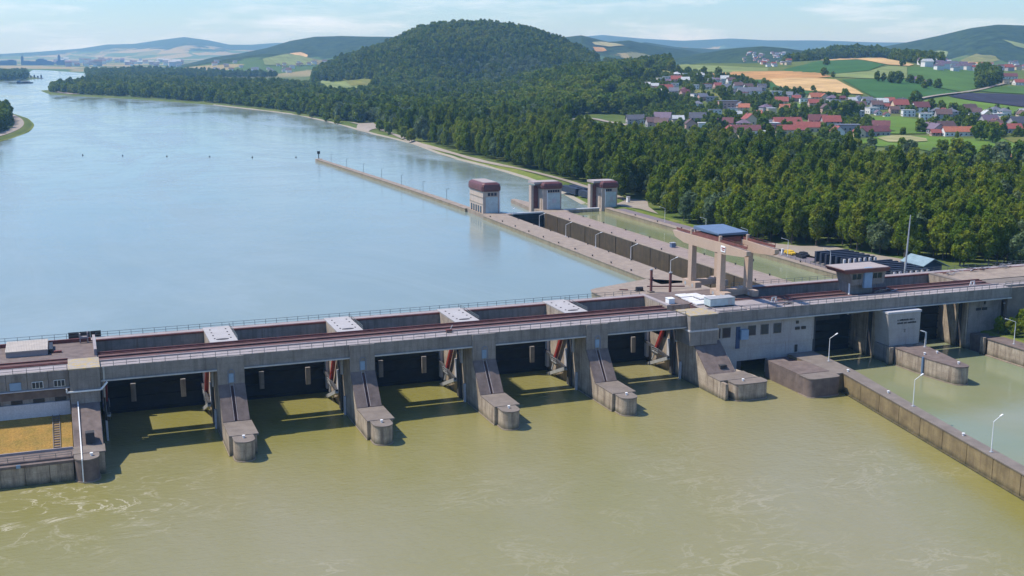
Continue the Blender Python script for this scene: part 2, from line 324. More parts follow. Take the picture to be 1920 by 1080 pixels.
# ridges: distance, front and back reach, skyline seen from the camera (x, y), height of the trees on it
RIDGES = [
    (2950, 850, 900, [(520, 170), (560, 155), (600, 128), (640, 108), (700, 90), (740, 75), (790, 52), (830, 45), (880, 40), (950, 43), (990, 52), (1020, 62), (1070, 82), (1110, 102), (1150, 118), (1200, 135), (1260, 160)], 15, 1.0),
    (2050, 900, 700, [(860, 185), (920, 175), (980, 150), (1040, 135), (1090, 128), (1140, 125), (1200, 122), (1260, 132), (1300, 150)], 12, 1.0),
    (2450, 1480, 900, [(1100, 140), (1150, 135), (1250, 124), (1330, 118), (1400, 119), (1480, 116), (1560, 112), (1650, 109), (1740, 116), (1850, 128), (1920, 132), (2100, 130)], 0, 0.0),
    (3050, 500, 600, [(1420, 130), (1470, 112), (1520, 98), (1580, 90), (1640, 90), (1690, 102), (1740, 116), (1800, 128)], 12, 0.6),
    (6000, 1900, 1500, [(1480, 106), (1580, 96), (1640, 90), (1700, 79), (1760, 67), (1820, 54), (1870, 48), (1920, 49), (2000, 55), (2200, 80)], 0, 1),
    (4500, 900, 800, [(1200, 128), (1260, 112), (1320, 99), (1380, 90), (1430, 87), (1470, 90), (1530, 99), (1600, 112)], 0, 1),
    (5600, 1200, 1000, [(1000, 90), (1060, 70), (1090, 67), (1140, 79), (1180, 76), (1230, 86), (1290, 94), (1340, 104)], 0, 1),
    (7500, 1500, 1500, [(1000, 86), (1080, 80), (1160, 88), (1210, 79), (1270, 88), (1340, 92), (1430, 88), (1500, 94)], 0, 1),
    (15300, 3000, 2000, [(900, 90), (1060, 72), (1130, 66), (1200, 72), (1280, 76), (1370, 72), (1440, 76), (1540, 76), (1640, 79), (1800, 80), (2300, 80)], 0, 0.6),
    (6200, 1700, 1500, [(280, 128), (340, 122), (400, 107), (450, 100), (500, 90), (545, 76), (590, 68), (640, 67), (690, 69), (740, 70), (800, 76), (900, 100)], 0, 1),
    (4600, 900, 900, [(330, 126), (380, 118), (440, 108), (490, 101), (540, 100), (580, 108), (640, 122)], 0, 0.4),
    (15300, 3600, 1900, [(-300, 110), (0, 101), (60, 98), (150, 91), (200, 83), (250, 82), (300, 75), (345, 70), (390, 76), (430, 84), (470, 84), (520, 80), (600, 82), (800, 84)], 0, 1),
]
from mathutils import noise as mn
RD = []
for D, wf, wb, pts, th, rg in RIDGES:
    az = []; zz = []
    for x, y in pts:
        d = ray(x, y); az.append(math.atan2(d[0], d[1])); zz.append(CAM[2] + d[2] / math.hypot(d[0], d[1]) * D - th)
    RD.append((D, wf, wb, np.array(az), np.array(zz), rg))
def sinoise(x, y, s):
    x = x / s; y = y / s
    return (np.sin(x * 1.7 + 1.3 * np.sin(y * 1.1 + .5)) * np.cos(y * 1.9 + 1.1 * np.sin(x * 0.9)) + 0.5 * np.sin(x * 4.1 + y * 2.7 + 2 * np.sin(y * 2.3)) * np.cos(y * 4.7 - x * 1.9)) / 1.5
WOODG = {3: .2, 4: .22, 5: .12, 6: .4, 7: .45, 8: .5, 9: .28, 10: .85, 11: .5}
def H(x, y, want=False):
    x = np.asarray(x, float); y = np.asarray(y, float)
    dx, dy = x - CAM[0], y - CAM[1]; az = np.arctan2(dx, dy); dd = np.hypot(dx, dy)
    h = 11.3 + 0.25 * sinoise(x, y, 60)
    land = h.copy(); wood = np.full(land.shape, -1.0)
    for ri, (D, wf, wb, a, z, rg) in enumerate(RD):
        zr = np.interp(az, a, z)
        zr = np.where((az < a[0]) | (az > a[-1]), 11.3 + (zr - 11.3) * np.exp(-(np.minimum(np.abs(az - a[0]), np.abs(az - a[-1])) / 0.03) ** 2), zr)
        Dj = D * (1 + 0.03 * rg * np.sin(az * 40))
        g = np.where(dd < Dj, sm((dd - Dj + wf) / wf), sm((Dj + wb - dd) / wb))
        k = 11.3 + (zr - 11.3) * g * (1 + 0.06 * rg * sinoise(x, y, 170) * (1 - g) * 4)
        if want: wood = np.where(k > land + .5, (g - WOODG.get(ri, 2)) if ri > 2 else -1.0, wood)
        land = np.maximum(land, k)
    sd = sdist(x, y, RIV)
    land = np.minimum(land, 9.6 + np.maximum(0.3 * sd, -5))
    # tail race, lock and power-house ground
    ds = (y < 44)
    dsl = 4.85 + 5 * sm((x - 223) / 26)
    dsl = np.where(y > 25, 11.3, dsl)
    land = np.where(ds, np.where(x > 220.5, np.minimum(dsl, 11.3), -6), land)
    land = np.where((y >= 44) & (y < 300) & (x < 217), -6, land)
    return (land, wood) if want else land
RR = np.geomspace(170, 17500, 620); AA = np.radians(np.concatenate([np.linspace(-40, -5, 30, endpoint=False), np.linspace(-5, 48, 560), np.linspace(48, 85, 30)[1:]]))
gx = CAM[0] + np.outer(RR, np.sin(AA)); gy = CAM[1] + np.outer(RR, np.cos(AA))
gz, gw = H(gx, gy, True)
nr, na = gx.shape
idx = np.arange(nr * na).reshape(nr, na)
F = np.stack([idx[:-1, :-1].ravel(), idx[:-1, 1:].ravel(), idx[1:, 1:].ravel(), idx[1:, :-1].ravel()], 1)
me = np_mesh('terrain', np.stack([gx.ravel(), gy.ravel(), gz.ravel()], 1), F, m_ter); me.polygons.foreach_set('use_smooth', [True] * len(me.polygons))
at_ = me.attributes.new('wooded', 'FLOAT', 'POINT'); at_.data.foreach_set('value', gw.ravel().astype(np.float32))
ter = bpy.data.objects.new('terrain', me); C.objects.link(ter); struct(ter)
bed = B().box(-30000, 30000, -30000, 30000, -12, -8).obj('ground', m_ter); struct(bed)

TS = np.geomspace(230, 17000, 2600)
def GT(px, py):
    "where the sight line through (px, py) meets the land"
    d = ray(px, py); d = d / math.hypot(d[0], d[1]); P = CAM[None] + TS[:, None] * d[None]
    dz = P[:, 2] - H(P[:, 0], P[:, 1]); k = np.argmax(dz < 0)
    if dz[k] >= 0: return None
    if k == 0: return P[0]
    f = dz[k - 1] / (dz[k - 1] - dz[k]); return P[k - 1] * (1 - f) + P[k] * f

# ------------------------------------------------------------------ water
wb = B()
def rect(bb, x0, x1, y0, y1, z): bb.add([(x0, y0, z), (x1, y0, z), (x1, y1, z), (x0, y1, z)], [(0, 1, 2, 3)])
for a in ((-1200, 152.5, 46.4, 270), (-1200, 1500, 270, 6500), ): rect(wb, *a, 9.6)
o = wb.obj('river', m_wup); struct(o)
wd = B(); wd.add([(-1500, 43.8, 0), (157, 43.8, 0), (157, 5, 0), (89, -400, 0), (-96, -1500, 0), (-1500, -1500, 0)], [(5, 4, 3, 2, 1, 0)])
o = wd.obj('tailwater', m_wdn); struct(o)
wl = B(); wl.add([(157, 43.8, 0), (217, 43.8, 0), (217, -1500, 0), (-96, -1500, 0), (89, -400, 0), (157, 5, 0)], [(5, 4, 3, 2, 1, 0)]); rect(wl, 162, 183.2, 43.8, 262, 0); rect(wl, 193.2, 216.4, 50, 269.99, 9.6)
o = wl.obj('lock_water', m_wlk); struct(o)

# ------------------------------------------------------------------ weir piers
P = 30.5
def fillet(cx, cy, r, a0, a1, n=10): return [(cx + r * math.cos(math.radians(a0 + (a1 - a0) * i / n)), cy + r * math.sin(math.radians(a0 + (a1 - a0) * i / n))) for i in range(n + 1)]
def pier_nose(t, x0, nx0, nx1, yb, yf, z1, mat, full=True):
    r = (nx1 - nx0) / 2 if full else 1.6
    def outline(e=0.0):
        if full: return [(nx1 + e, yb)] + [(nx0 - e, yb)] + fillet((nx0 + nx1) / 2, yf + r, r + e, 180, 360, 16)
        return [(nx1 + e, yb), (nx0 - e, yb)] + fillet(nx0 + r, yf + r, r + e, 180, 270, 8) + fillet(nx1 - r, yf + r, r + e, 270, 360, 8)
    B().xy(outline(), -5, z1 - 0.25).obj('nose', mat, t)
    B().xy(outline(0.12), z1 - 0.25, z1).obj('nose_cap', m_slab, t)
    B().xy(outline(0.18), -1, 0.22).obj('waterline_ledge', m_lock, t)
def bollard(parent, x, y, z, mat=None):
    b = B(); b.tube((x, y, z), (x, y, z + 0.45), 0.22, 10); b.tube((x, y, z + 0.45), (x, y, z + 0.6), 0.34, 10)
    return b.obj('bollard', mat or m_white, parent)
def weir_pier(i, label):
    t = thing('weir_pier', label, 'pier', (0, 16.2, 0), 'concrete piers between the weir bays')
    B().yz([(0.3, -5), (0.3, 4.3), (10.4, 4.3), (16.0, 11.4), (16.0, 15.25), (46.3, 15.25), (46.3, -5)], 0, 6.0).obj('pier_wall', m_cream, t)
    B().box(-0.12, 0.0, 0.3, 20, -1, 0.2).obj('waterline_ledge', m_lock, t); B().box(0.02, 6.35, 0.1, 10.2, 4.3, 4.62).obj('platform_slab', m_slab, t)
    for x0, x1 in ((0.05, 2.55), (3.5, 6.0)):
        B().yz([(10.1, 4.35), (10.1, 4.75), (16.0, 12.15), (16.0, 11.2)], x0, x1).obj('ramp_slab', m_ramp, t)
        b = B()
        for k in range(3): b.bar((x0, 15.9, 12.3 + k * 0.4), (x1, 15.9, 12.3 + k * 0.4), 0.07)
        for k in (x0 + 0.05, (x0 + x1) / 2, x1 - 0.05): b.bar((k, 15.9, 12.1), (k, 15.9, 13.15), 0.09)
        b.obj('ramp_railing', m_blue, t)
    B().yz([(10.2, 4.1), (10.2, 4.2), (16.0, 11.4), (16.0, 11.2)], 2.56, 3.49).obj('ramp_slot', m_track, t)
    for x in (2.62, 3.42): B().bar((x, 10.3, 4.75), (x, 16.0, 12.1), 0.12, 0.35).obj('kerb_rail', m_walk, t)
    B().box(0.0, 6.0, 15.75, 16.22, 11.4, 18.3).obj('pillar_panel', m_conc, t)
    B().box(2.45, 3.55, 15.6, 15.76, 12.2, 14.3).obj('door', m_lblue, t)
    b = B(); pts = [(2.25, 12.1)] + fillet(3.0, 14.6, 0.75, 180, 0, 8) + [(3.75, 12.1)]
    for a, c_ in zip(pts[:-1], pts[1:]): b.bar((a[0], 15.3, a[1]), (c_[0], 15.3, c_[1]), 0.1)
    b.obj('ladder_hoop', m_blue, t)
    pier_nose(t, 0, 0.75, 5.05, 0.08, -4.6, 4.5, m_cream)
    bollard(t, 2.9, -1.6, 4.5)
    B().box(0.3, 6.6, 29.8, 46.0, 15.2, 18.25).obj('cap_wall', m_cream, t)
    B().box(0.25, 6.75, 29.7, 46.1, 18.25, 18.5).obj('cap_slab', m_cap, t)
    for ix in (1.5, 5.3):
        for k in range(4): B().box(ix, ix + 0.35, 32.8 + k * 3.2, 33.2 + k * 3.2, 18.5, 18.62).obj('lifting_eye', m_dark, t)
    B().xy([(3.4 + 1.5 * math.cos(a), 32.0 + 0.55 * math.sin(a)) for a in np.linspace(0, 2 * math.pi, 17)[:-1]], 18.5, 18.6).obj('hatch', m_dark, t)
    railing(t, (6.7, 30), (6.7, 45), 18.5, 0.9, 3)
    return t
PIER_L = ['second weir pier from the left, twin brown ramps down to a rounded nose', 'third weir pier from the left, between the second and third dark bays',
          'fourth weir pier from the left, right of the third gate bay', 'fifth weir pier from the left, next to the broad pier below the portal crane']
p0 = weir_pier(0, PIER_L[0])
for i in (1, 2, 3): dup(p0, (P * i, 16.2, 0), PIER_L[i])

# broad pier under the crane
t = thing('abutment_pier', 'broad concrete pier with smooth sloping back and square hatch below the crane', 'pier', (122, 16.2, 0))
B().yz([(1.0, -5), (1.0, 4.3), (7.0, 4.3), (15.4, 10.9), (16.2, 10.9), (16.2, 15.2), (46.3, 15.2), (46.3, -5)], 122, 130.4).obj('pier_wall', m_cream, t)
B().yz([(6.9, 4.3), (6.9, 4.6), (15.4, 11.25), (15.4, 10.5)], 122.02, 130.0).obj('ramp_slab', m_ramp, t)
B().box(122.0, 132.6, 0.9, 7.2, 4.3, 4.6).obj('platform_slab', m_slab, t)
B().box(122.1, 122.9, -1.6, 1.0, -5, 4.3).obj('stoplog_post', m_cream, t)
B().xy([(130.4, 7), (130.4, 15), (131.5, 14), (133.6, 4), (133.6, 1)], -5, 4.3).obj('side_apron', m_cream, t)
pier_nose(t, 122, 124.2, 133.7, 0.88, -3.4, 4.5, m_cream, False)
bollard(t, 127.5, -0.9, 4.5)
B().box(126.2, 128.1, 7.9, 9.6, 4.6, 6.4).obj('hatch', m_dark, t)
B().box(120.5, 128.7, 14.2, 22, 10.6, 14.3).obj('pillar_base', m_conc, t)
B().box(120.3, 128.9, 14.0, 22.2, 14.3, 14.75).obj('pale_band', m_pale, t)
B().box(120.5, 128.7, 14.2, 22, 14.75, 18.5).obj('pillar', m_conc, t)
B().box(120.4, 128.8, 14.1, 22.1, 18.5, 18.75).obj('pillar_top', m_lich, t)
# left abutment pier
t = thing('abutment_pier', 'leftmost pier beside the grass terrace, brown ramp with a white pipe', 'pier', (-31, 16.2, 0))
B().yz([(-1.2, -5), (-1.2, 4.7), (3.4, 4.7), (16.2, 10.9), (16.2, 15.2), (46.3, 15.2), (46.3, -5)], -31.3, -25.4).obj('pier_wall', m_cream, t)
B().yz([(3.3, 4.5), (3.3, 5.0), (16.0, 11.4), (16.0, 10.7)], -31.25, -25.5).obj('ramp_slab', m_ramp, t)
B().box(-31.5, -25.2, -1.4, 3.5, 4.7, 5.0).obj('platform_slab', m_slab, t)
B().box(-28.9, -27.1, 3.6, 5.4, 5.0, 7.6).obj('hatch', m_dark, t)
pier_nose(t, -31, -31.3, -26.6, -1.42, -5.6, 4.9, m_ramp)
bollard(t, -28.0, -3.2, 4.9)
B().bar((-29.9, -5.75, 0.3), (-29.9, -5.75, 5.0), 0.22).bar((-29.9, -5.75, 5.05), (-29.9, 3.3, 5.2), 0.22).bar((-29.9, 3.3, 5.2), (-29.9, 15.6, 11.6), 0.22).obj('drain_pipe', m_white, t)
B().box(-31.3, -25.2, 15.0, 22, 10.9, 13.9).obj('pillar_base', m_conc, t)
B().box(-31.3, -25.0, 15.0, 22, 13.9, 18.5).obj('pillar', m_conc, t)
B().box(-31.4, -24.9, 14.9, 24, 18.5, 18.75).obj('pillar_top', m_lich, t)
b = B(); b.bar((-32.0, 14.7, 13.7), (-25.0, 14.7, 13.7), 0.3); b.bar((-25.0, 14.7, 13.7), (-23.6, 15.6, 15.0), 0.3); b.bar((-32.0, 14.7, 13.7), (-32.0, 14.7, 14.5), 0.3); b.obj('cable_conduit', m_white, t)

# ------------------------------------------------------------------ bridge over the weir
def bridge(t, x0, x1, gap=True, conduit=True, hole=True):
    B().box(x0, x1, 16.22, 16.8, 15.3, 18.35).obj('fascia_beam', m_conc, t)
    B().box(x0, x1, 16.8, 22.0, 16.9, 18.2).obj('walkway_slab', m_walk, t)
    B().box(x0, x1, 21.6, 22.0, 18.2, 18.5).obj('kerb', m_walk, t)
    B().box(x0, x1, 22.0, 25.8, 16.8, 17.95).obj('track_slab', m_track, t)
    B().box(x0, x1, 26.8, 29.8, 16.6, 18.1).obj('track_beam', m_track, t)
    for y in (23.0, 28.4):
        b = B(); b.box(x0, x1, y, y + 0.14, 18.1 if y > 26 else 17.95, 18.3 if y > 26 else 18.15); b.obj('crane_rail', m_rust, t)
    b = B(); b.box(x0, x1, 29.5, 29.8, 18.1, 18.45); b.obj('track_kerb', m_rust, t)
    railing(t, (x0 + .1, 16.5), (x1 - .1, 16.5), 18.3, 1.15, 2.72)
    if conduit:
        B().bar((x0, 16.0, 15.25), (x1, 16.0, 15.25), 0.32).obj('cable_conduit', m_steel, t)
def upstream_side(t, x0, x1, wall_x=None, rail=True):
    for a, b_ in (wall_x or [(x0, x1)]): B().box(a, b_, 43.5, 44.2, 3, 17.7).obj('upstream_wall', m_conc, t)
    B().box(x0, x1, 43.3, 43.9, 17.7, 18.15).obj('rim_beam', m_rust, t)
    B().box(x0, x1, 43.9, 46.4, 17.3, 18.2).obj('walkway_slab', m_walk, t)
    if rail: railing(t, (x0 + .1, 46.2), (x1 - .1, 46.2), 18.2, 1.2, 2.72)
t = thing('weir_bridge', 'long concrete service bridge with rusty crane track across the five weir bays', 'bridge', (-25, 16.2, 18))
bridge(t, -24.9, 120.4)
for k in range(11):
    x = -19 + k * 13.3; B().box(x, x + 1.9, 18.9, 19.4, 18.2, 18.23).obj('drain_grate', m_dark, t)
B().box(-24.4, -24.0, 16.05, 16.22, 15.3, 18.3).obj('joint_cover', m_steel, t)
t = thing('upstream_walkway', 'railed upstream walkway on a dark wall behind the open gate pits', 'walkway', (-25, 46.2, 18))
upstream_side(t, -24.9, 122)
t = thing('worker_cart', 'small rusty trolley on the crane track above the third bay', 'trolley', (56.6, 21, 18.2))
B().box(55.9, 57.3, 20.4, 21.3, 18.5, 19.0).obj('body', m_rust, t); B().bar((57.0, 20.8, 19), (57.5, 20.8, 20), 0.15).obj('handle', m_steel, t)
for a in (56.1, 57.1): B().tube((a, 20.3, 18.4), (a, 21.4, 18.4), 0.2).obj('wheel', m_black, t)

# ------------------------------------------------------------------ radial gates in the bays
def weir_gate(label):
    t = thing('weir_gate', label, 'sluice gate', (6, 40, 0), 'steel radial gates in the weir bays')
    X0, X1 = 6.05, 30.45
    arc = [(27 + 15.0 * math.cos(a), 4 + 15.0 * math.sin(a)) for a in np.radians(np.linspace(-30, 28, 9))]
    arc2 = [(y + 1.2, z) for y, z in arc]
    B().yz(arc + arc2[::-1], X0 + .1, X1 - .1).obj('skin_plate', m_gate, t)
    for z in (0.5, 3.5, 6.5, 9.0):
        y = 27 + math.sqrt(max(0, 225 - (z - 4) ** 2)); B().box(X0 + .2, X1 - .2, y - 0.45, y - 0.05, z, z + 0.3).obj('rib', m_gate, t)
    for x in (12.6, 24.2): B().box(x, x + 1.15, 38.0, 38.7, 3.5, 7.9).obj('stiffener_post', m_conc, t)
    for x, s in ((X0 + 1.0, 1), (X1 - 1.0, -1)):
        B().bar((x, 26.2, 4.4), (x - s * 0.0, 39.2, -0.6), 0.8, 0.9).obj('gate_arm', m_steel, t)
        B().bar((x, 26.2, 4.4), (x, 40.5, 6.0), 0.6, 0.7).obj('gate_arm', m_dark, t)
        B().bar((x - s * .3, 28.8, 13.8), (x - s * .3, 34.4, 4.6), 0.85, 0.85).obj('hydraulic_cylinder', m_red, t)
        B().bar((x - s * .3, 34.4, 4.6), (x - s * .3, 36.3, 1.6), 0.35).obj('piston_rod', m_steel, t)
        B().box(x - 1.1 if s > 0 else x - 0.3, x + 0.3 if s > 0 else x + 1.1, 32.0, 35.6, 4.2, 4.5).obj('service_platform', m_steel, t)
        railing(t, (x + s * 0.4, 32.0), (x + s * 0.4, 35.6), 4.5, 1.1, 1.8, m_steel, 2)
        xx = x - s * 0.95
        B().box(min(xx, xx + s * .7), max(xx, xx + s * 1.3), 39.6, 41.0, 1.4, 14).obj('side_guide', m_pale, t)
        B().box(min(xx, xx + s * .35), max(xx, xx + s * .35), 24.2, 26.8, -2, 15.2).obj('stoplog_slot', m_dark, t)
        B().box(min(xx, xx + s * .45), max(xx, xx + s * .45), 22.9, 23.7, 9.5, 15.2).obj('side_guide', m_pale, t)
        B().box(min(xx, xx + s * .45), max(xx, xx + s * .45), 20.6, 21.4, -2, 4.6).obj('side_guide', m_pale, t)
        B().box(min(xx, xx + s * .5), max(xx, xx + s * .5), 26.9, 28.2, 4.4, 9.4).obj('side_guide', m_pale, t)
    return t
GL = ['dark gate in the second weir bay from the left', 'dark gate in the third weir bay from the left', 'dark gate in the fourth weir bay, left of the fifth pier',
      'dark gate in the rightmost weir bay under the portal crane', 'dark gate in the leftmost weir bay beside the grass terrace pier']
g0 = weir_gate(GL[0])
for i in (1, 2, 3): dup(g0, (6 + P * i, 40, 0), GL[i])
dup(g0, (6 - P, 40, 0), GL[4])

# ------------------------------------------------------------------ left power house
t = thing('power_house', 'grey power house wing with small windows at the left edge, above the grass', 'power house', (-40, 16.2, 0))
for k in range(6):
    x1 = -31.4 - k * 4.2; B().box(x1 - 4.12, x1, 16.3, 17.2, 16.55, 18.35).obj('facade_panel', m_conc, t)
    B().box(x1 - 4.12, x1, 16.5, 17.2, 14.5, 16.5).obj('facade_panel', m_conc, t)
B().box(-95, -31.3, 17.2, 43, 9, 17.9).obj('wall', m_conc, t)
B().box(-56.7, -31.3, 16.1, 17.2, 14.3, 14.5).obj('ledge', m_pale, t)
B().box(-95, -56.8, 16.3, 17.2, 9, 18.2).obj('wall', m_conc, t)
for wx, n in ((-38.9, 3), (-34.5, 3)):
    f = B().box(wx, wx + 2.3, 16.36, 16.49, 14.75, 16.25).obj('window', m_white, t)
    for k in range(n): B().box(wx + 0.08 + k * 0.74, wx + 0.7 + k * 0.74, 16.30, 16.35, 14.85, 16.15).obj('pane', m_glass, f)
B().box(-43.3, -41.0, 16.3, 16.49, 14.7, 16.4).obj('blue_shutter', m_lblue, t)
B().box(-95, -31.5, 16.9, 17.2, 12.4, 14.3).obj('brown_band', m_ramp, t)
B().box(-95, -31.5, 17.0, 17.2, 11.4, 12.4).obj('cornice_strip', m_conc, t)
for k in range(6): B().box(-34.5 - k * 4.4, -32.2 - k * 4.4, 16.9, 16.99, 11.45, 12.3).obj('opening', m_black, t)
B().box(-95, -31.5, 16.6, 17.2, 8.0, 11.35).obj('pale_plinth', m_pale, t)
B().box(-95, -24.9, 17.2, 21.8, 17.9, 18.25).obj('walkway_slab', m_walk, t)
B().box(-95, -31.4, 21.8, 26.8, 17.9, 18.05).obj('track_slab', m_track, t)
for y in (22.2, 23.2, 26.4): B().box(-95, -31.4, y, y + 0.25, 18.05, 18.4).obj('crane_rail', m_rust, t)
B().box(-95, -25.2, 26.8, 43.4, 17.6, 18.02).obj('roof_deck', m_ramp, t)
B().box(-95, -25.2, 43.4, 46.6, 3.0, 18.2).obj('upstream_walkway', m_walk, t)
B().box(-25.7, -25.1, 28.5, 43.4, 17.9, 19.5).obj('end_wall', m_walk, t)
B().box(-95, -26, 43.0, 43.4, 18.02, 18.9).obj('rusty_kerb', m_rust, t)
railing(t, (-94, 16.4), (-31.6, 16.4), 18.35, 1.15, 2.72); railing(t, (-94, 46.4), (-26, 46.4), 18.2, 1.3, 2.72)
t = thing('roof_hut', 'low corrugated roof hut on the brown deck of the left power house', 'hut', (-40, 38, 18))
B().box(-44.4, -35.6, 32.8, 43.0, 18.02, 19.3).obj('wall', m_walk, t)
for k in range(26):
    x = -44.5 + k * 0.345; B().box(x, x + 0.25, 32.6, 43.2, 19.3, 19.42).obj('roof_sheet', m_corr, t)
B().box(-44.5, -35.5, 32.6, 43.2, 19.2, 19.34).obj('roof', m_corr, t)
t = thing('dark_duct', 'dark duct box beside the corrugated roof hut', 'duct', (-34.6, 38, 18)); B().box(-35.3, -34.5, 34, 41, 18.03, 19.0).obj('body', m_black, t); B().box(-34.4, -32.6, 33.8, 34.5, 18.03, 18.5).obj('pipe', m_rust, t)
t = thing('winch_stand', 'small pinkish winch stand near the upstream rail left of the first pit', 'winch', (-27.5, 42, 18))
B().box(-28.6, -28.3, 41.6, 42.2, 18.02, 20.3).box(-26.9, -26.6, 41.6, 42.2, 18.02, 20.6).obj('post', m_walk, t); B().box(-28.6, -26.6, 41.5, 42.3, 19.2, 19.6).obj('crossbeam', m_walk, t); B().tube((-28.3, 41.9, 18.9), (-26.9, 41.9, 18.9), 0.35).obj('drum', m_rust, t)
t = thing('dark_screen', 'dark screen panels on the upstream railing at the left', 'screen', (-27, 46.5, 18))
for k in range(3): B().box(-31 + k * 2.5, -28.6 + k * 2.5, 46.5, 46.62, 18.2, 19.7).obj('panel', m_black, t)
# grass terrace and quay
t = thing('quay_wall', 'dark brown quay wall in front of the yellow grass terrace', 'wall', (-45, -2, 0))
for k in range(14):
    x1 = -31.6 - k * 4.6; B().box(x1 - 4.5, x1, -3.3, -2.2, -5, 3.9).obj('wall_panel', m_cream, t)
B().box(-96, -31.5, -2.4, 2.9, -5, 4.9).obj('quay_deck', m_ramp, t)
B().box(-96, -31.5, -3.5, -2.2, 3.95, 4.5).obj('coping', m_ramp, t)
B().box(-96, -31.5, 2.3, 2.6, 4.9, 5.4).obj('kerb', m_walk, t)
railing(t, (-95, -1.9), (-31.8, -1.9), 4.9, 0.9, 3)
B().box(-42.3, -41.5, -3.65, -3.5, 4.0, 4.7).obj('blue_plate', m_lblue, t)
b = B(); b.yz([(2.9, -5), (2.9, 4.95), (8, 6.3), (16.7, 8.3), (16.7, -5)], -96, -31.45); o = b.obj('grass_terrace', m_dry); struct(o)
t = thing('terrace_steps', 'narrow concrete steps climbing the yellow grass terrace', 'steps', (-34.4, 4, 5))
for k in range(14):
    y = 3.6 + k * 0.95; z = 5.0 + (y - 2.9) * 0.262 if y < 8 else 6.3 + (y - 8) * 0.23
    B().box(-35.1, -33.9, y, y + 0.6, z - 0.3, z + 0.16).obj('step', m_ramp, t)
for x in (-35.25, -33.85): B().bar((x, 3.4, 5.2), (x, 8, 6.5), 0.14).bar((x, 8, 6.5), (x, 16.4, 8.5), 0.14).obj('stringer', m_slab, t)

# ------------------------------------------------------------------ machine hall between the broad pier and the lock
t = thing('machine_hall', 'grey machine hall wall with a row of dark windows right of the broad pier', 'building', (145, 17, 0))
for a, b_, z0 in ((129, 136.9, -3), (146.6, 161, -3)): B().box(a, b_, 17.4, 18.6, z0, 8.3).obj('lower_wall', m_block, t)
B().box(136.9, 146.6, 17.4, 18.6, 4.2, 8.3).obj('lower_wall', m_block, t)
B().box(129, 161, 30, 30.4, -4, 8).obj('dark_back_wall', m_dark, t)  # wall set back; the shade of the undercut is in its dark colour
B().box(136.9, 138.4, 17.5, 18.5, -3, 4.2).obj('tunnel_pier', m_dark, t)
B().box(129, 161, 17.2, 18.6, 8.35, 15.3).obj('upper_wall', m_block, t)
for x in (128.9, 132.0, 139.9, 143.9, 147.9):
    f = B().box(x - .05, x + 2.55, 17.12, 17.19, 11.0, 13.9).obj('window', m_conc, t); B().box(x + .1, x + 2.4, 17.06, 17.11, 11.15, 13.75).obj('pane', m_glass, f)
B().box(136.2, 137.4, 17.0, 17.19, 7.8, 13.8).obj('door', m_shed, t)
B().box(137.3, 139.6, 16.2, 17.19, 10.3, 13.0).obj('air_cooler', m_lblue, t)
B().xy([(155.1, 17.0), (155.9, 17.0), (155.9, 17.19), (155.1, 17.19)], 13.2, 14.0).obj('vent', m_black, t)
for x in (154.9, 156.9): B().box(x, x + 1.4, 17.0, 17.19, 11.5, 12.3).obj('vent', m_black, t)
B().box(155.2, 156.0, 17.2, 17.39, 5.2, 7.2).obj('opening', m_black, t)
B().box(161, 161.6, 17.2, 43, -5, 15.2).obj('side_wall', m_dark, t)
t = thing('lock_bridge', 'concrete service bridge crossing the machine hall and both lock tail gates', 'bridge', (190, 16.2, 18))
bridge(t, 129, 229, gap=False)
B().box(129, 152, 22.3, 29.2, 18.0, 18.2).obj('pale_paving', m_walk, t)
for a in (131, 140.5): B().box(a, a + 8.5, 17.5, 21.3, 18.2, 18.45).obj('hatch_cover', m_walk, t)
for k in range(7):
    x = 160 + k * 9.2; B().box(x, x + 1.9, 18.9, 19.4, 18.2, 18.23).obj('drain_grate', m_dark, t)
t = thing('upstream_walkway', 'brown railed upstream walkway across the lock heads, right of the crane', 'walkway', (190, 46.2, 18))
upstream_side(t, 152, 300, wall_x=[(152, 300)])
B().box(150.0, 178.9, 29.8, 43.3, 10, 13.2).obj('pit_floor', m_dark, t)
t = thing('crane_deck', 'brown paved deck block under the portal crane legs', 'platform', (135, 36, 18))
B().box(122, 151, 29.85, 46.3, 9, 17.95).obj('deck_block', m_cream, t); B().box(123.3, 150.9, 29.9, 46.2, 17.95, 18.1).obj('paving', m_ramp, t); B().box(122, 123.25, 29.85, 46.3, 17.95, 18.3).obj('edge_beam', m_walk, t)
t = thing('east_deck', 'sunlit cream paved deck at the right end of the dam', 'platform', (250, 36, 18))
B().box(221.5, 300, 29.85, 43.2, 9, 17.95).obj('deck_block', m_cream, t); B().box(223.2, 300, 29.9, 43.1, 17.95, 18.1).obj('paving', m_lock, t); B().box(221.5, 223.1, 29.85, 43.2, 17.95, 18.35).obj('edge_beam', m_slab, t)
B().box(229.05, 300, 17.5, 29.8, 9, 17.9).obj('deck_block', m_slab, t); B().box(229.05, 300, 19.4, 22, 17.9, 18.3).obj('kerb', m_walk, t)
B().box(216.95, 229, 19.8, 21.79, -5, 15.3).obj('retaining_wall', m_conc, t); B().box(217.17, 219, 29.9, 43.9, -5, 15.2).obj('side_wall', m_cream, t)
B().box(217.2, 300, 21.8, 29.8, -5, 16.8).obj('abutment_block', m_conc, t)
B().box(229.05, 300, 18.8, 19.6, 4, 18.4).obj('retaining_wall', m_conc, t)
B().box(228.6, 300, 18.3, 18.8, 12.9, 13.25).obj('ledge', m_pale, t)
b = B(); b.box(222.4, 222.9, 19.6, 19.79, 13.0, 13.9); b.obj('vent', m_black, t)
for x in (219.6, 221.9): B().box(x, x + 1.7, 19.6, 19.79, 11.3, 12.1).obj('vent', m_black, t)
railing(t, (229.2, 19.0), (299, 19.0), 18.4, 1.1, 2.7)

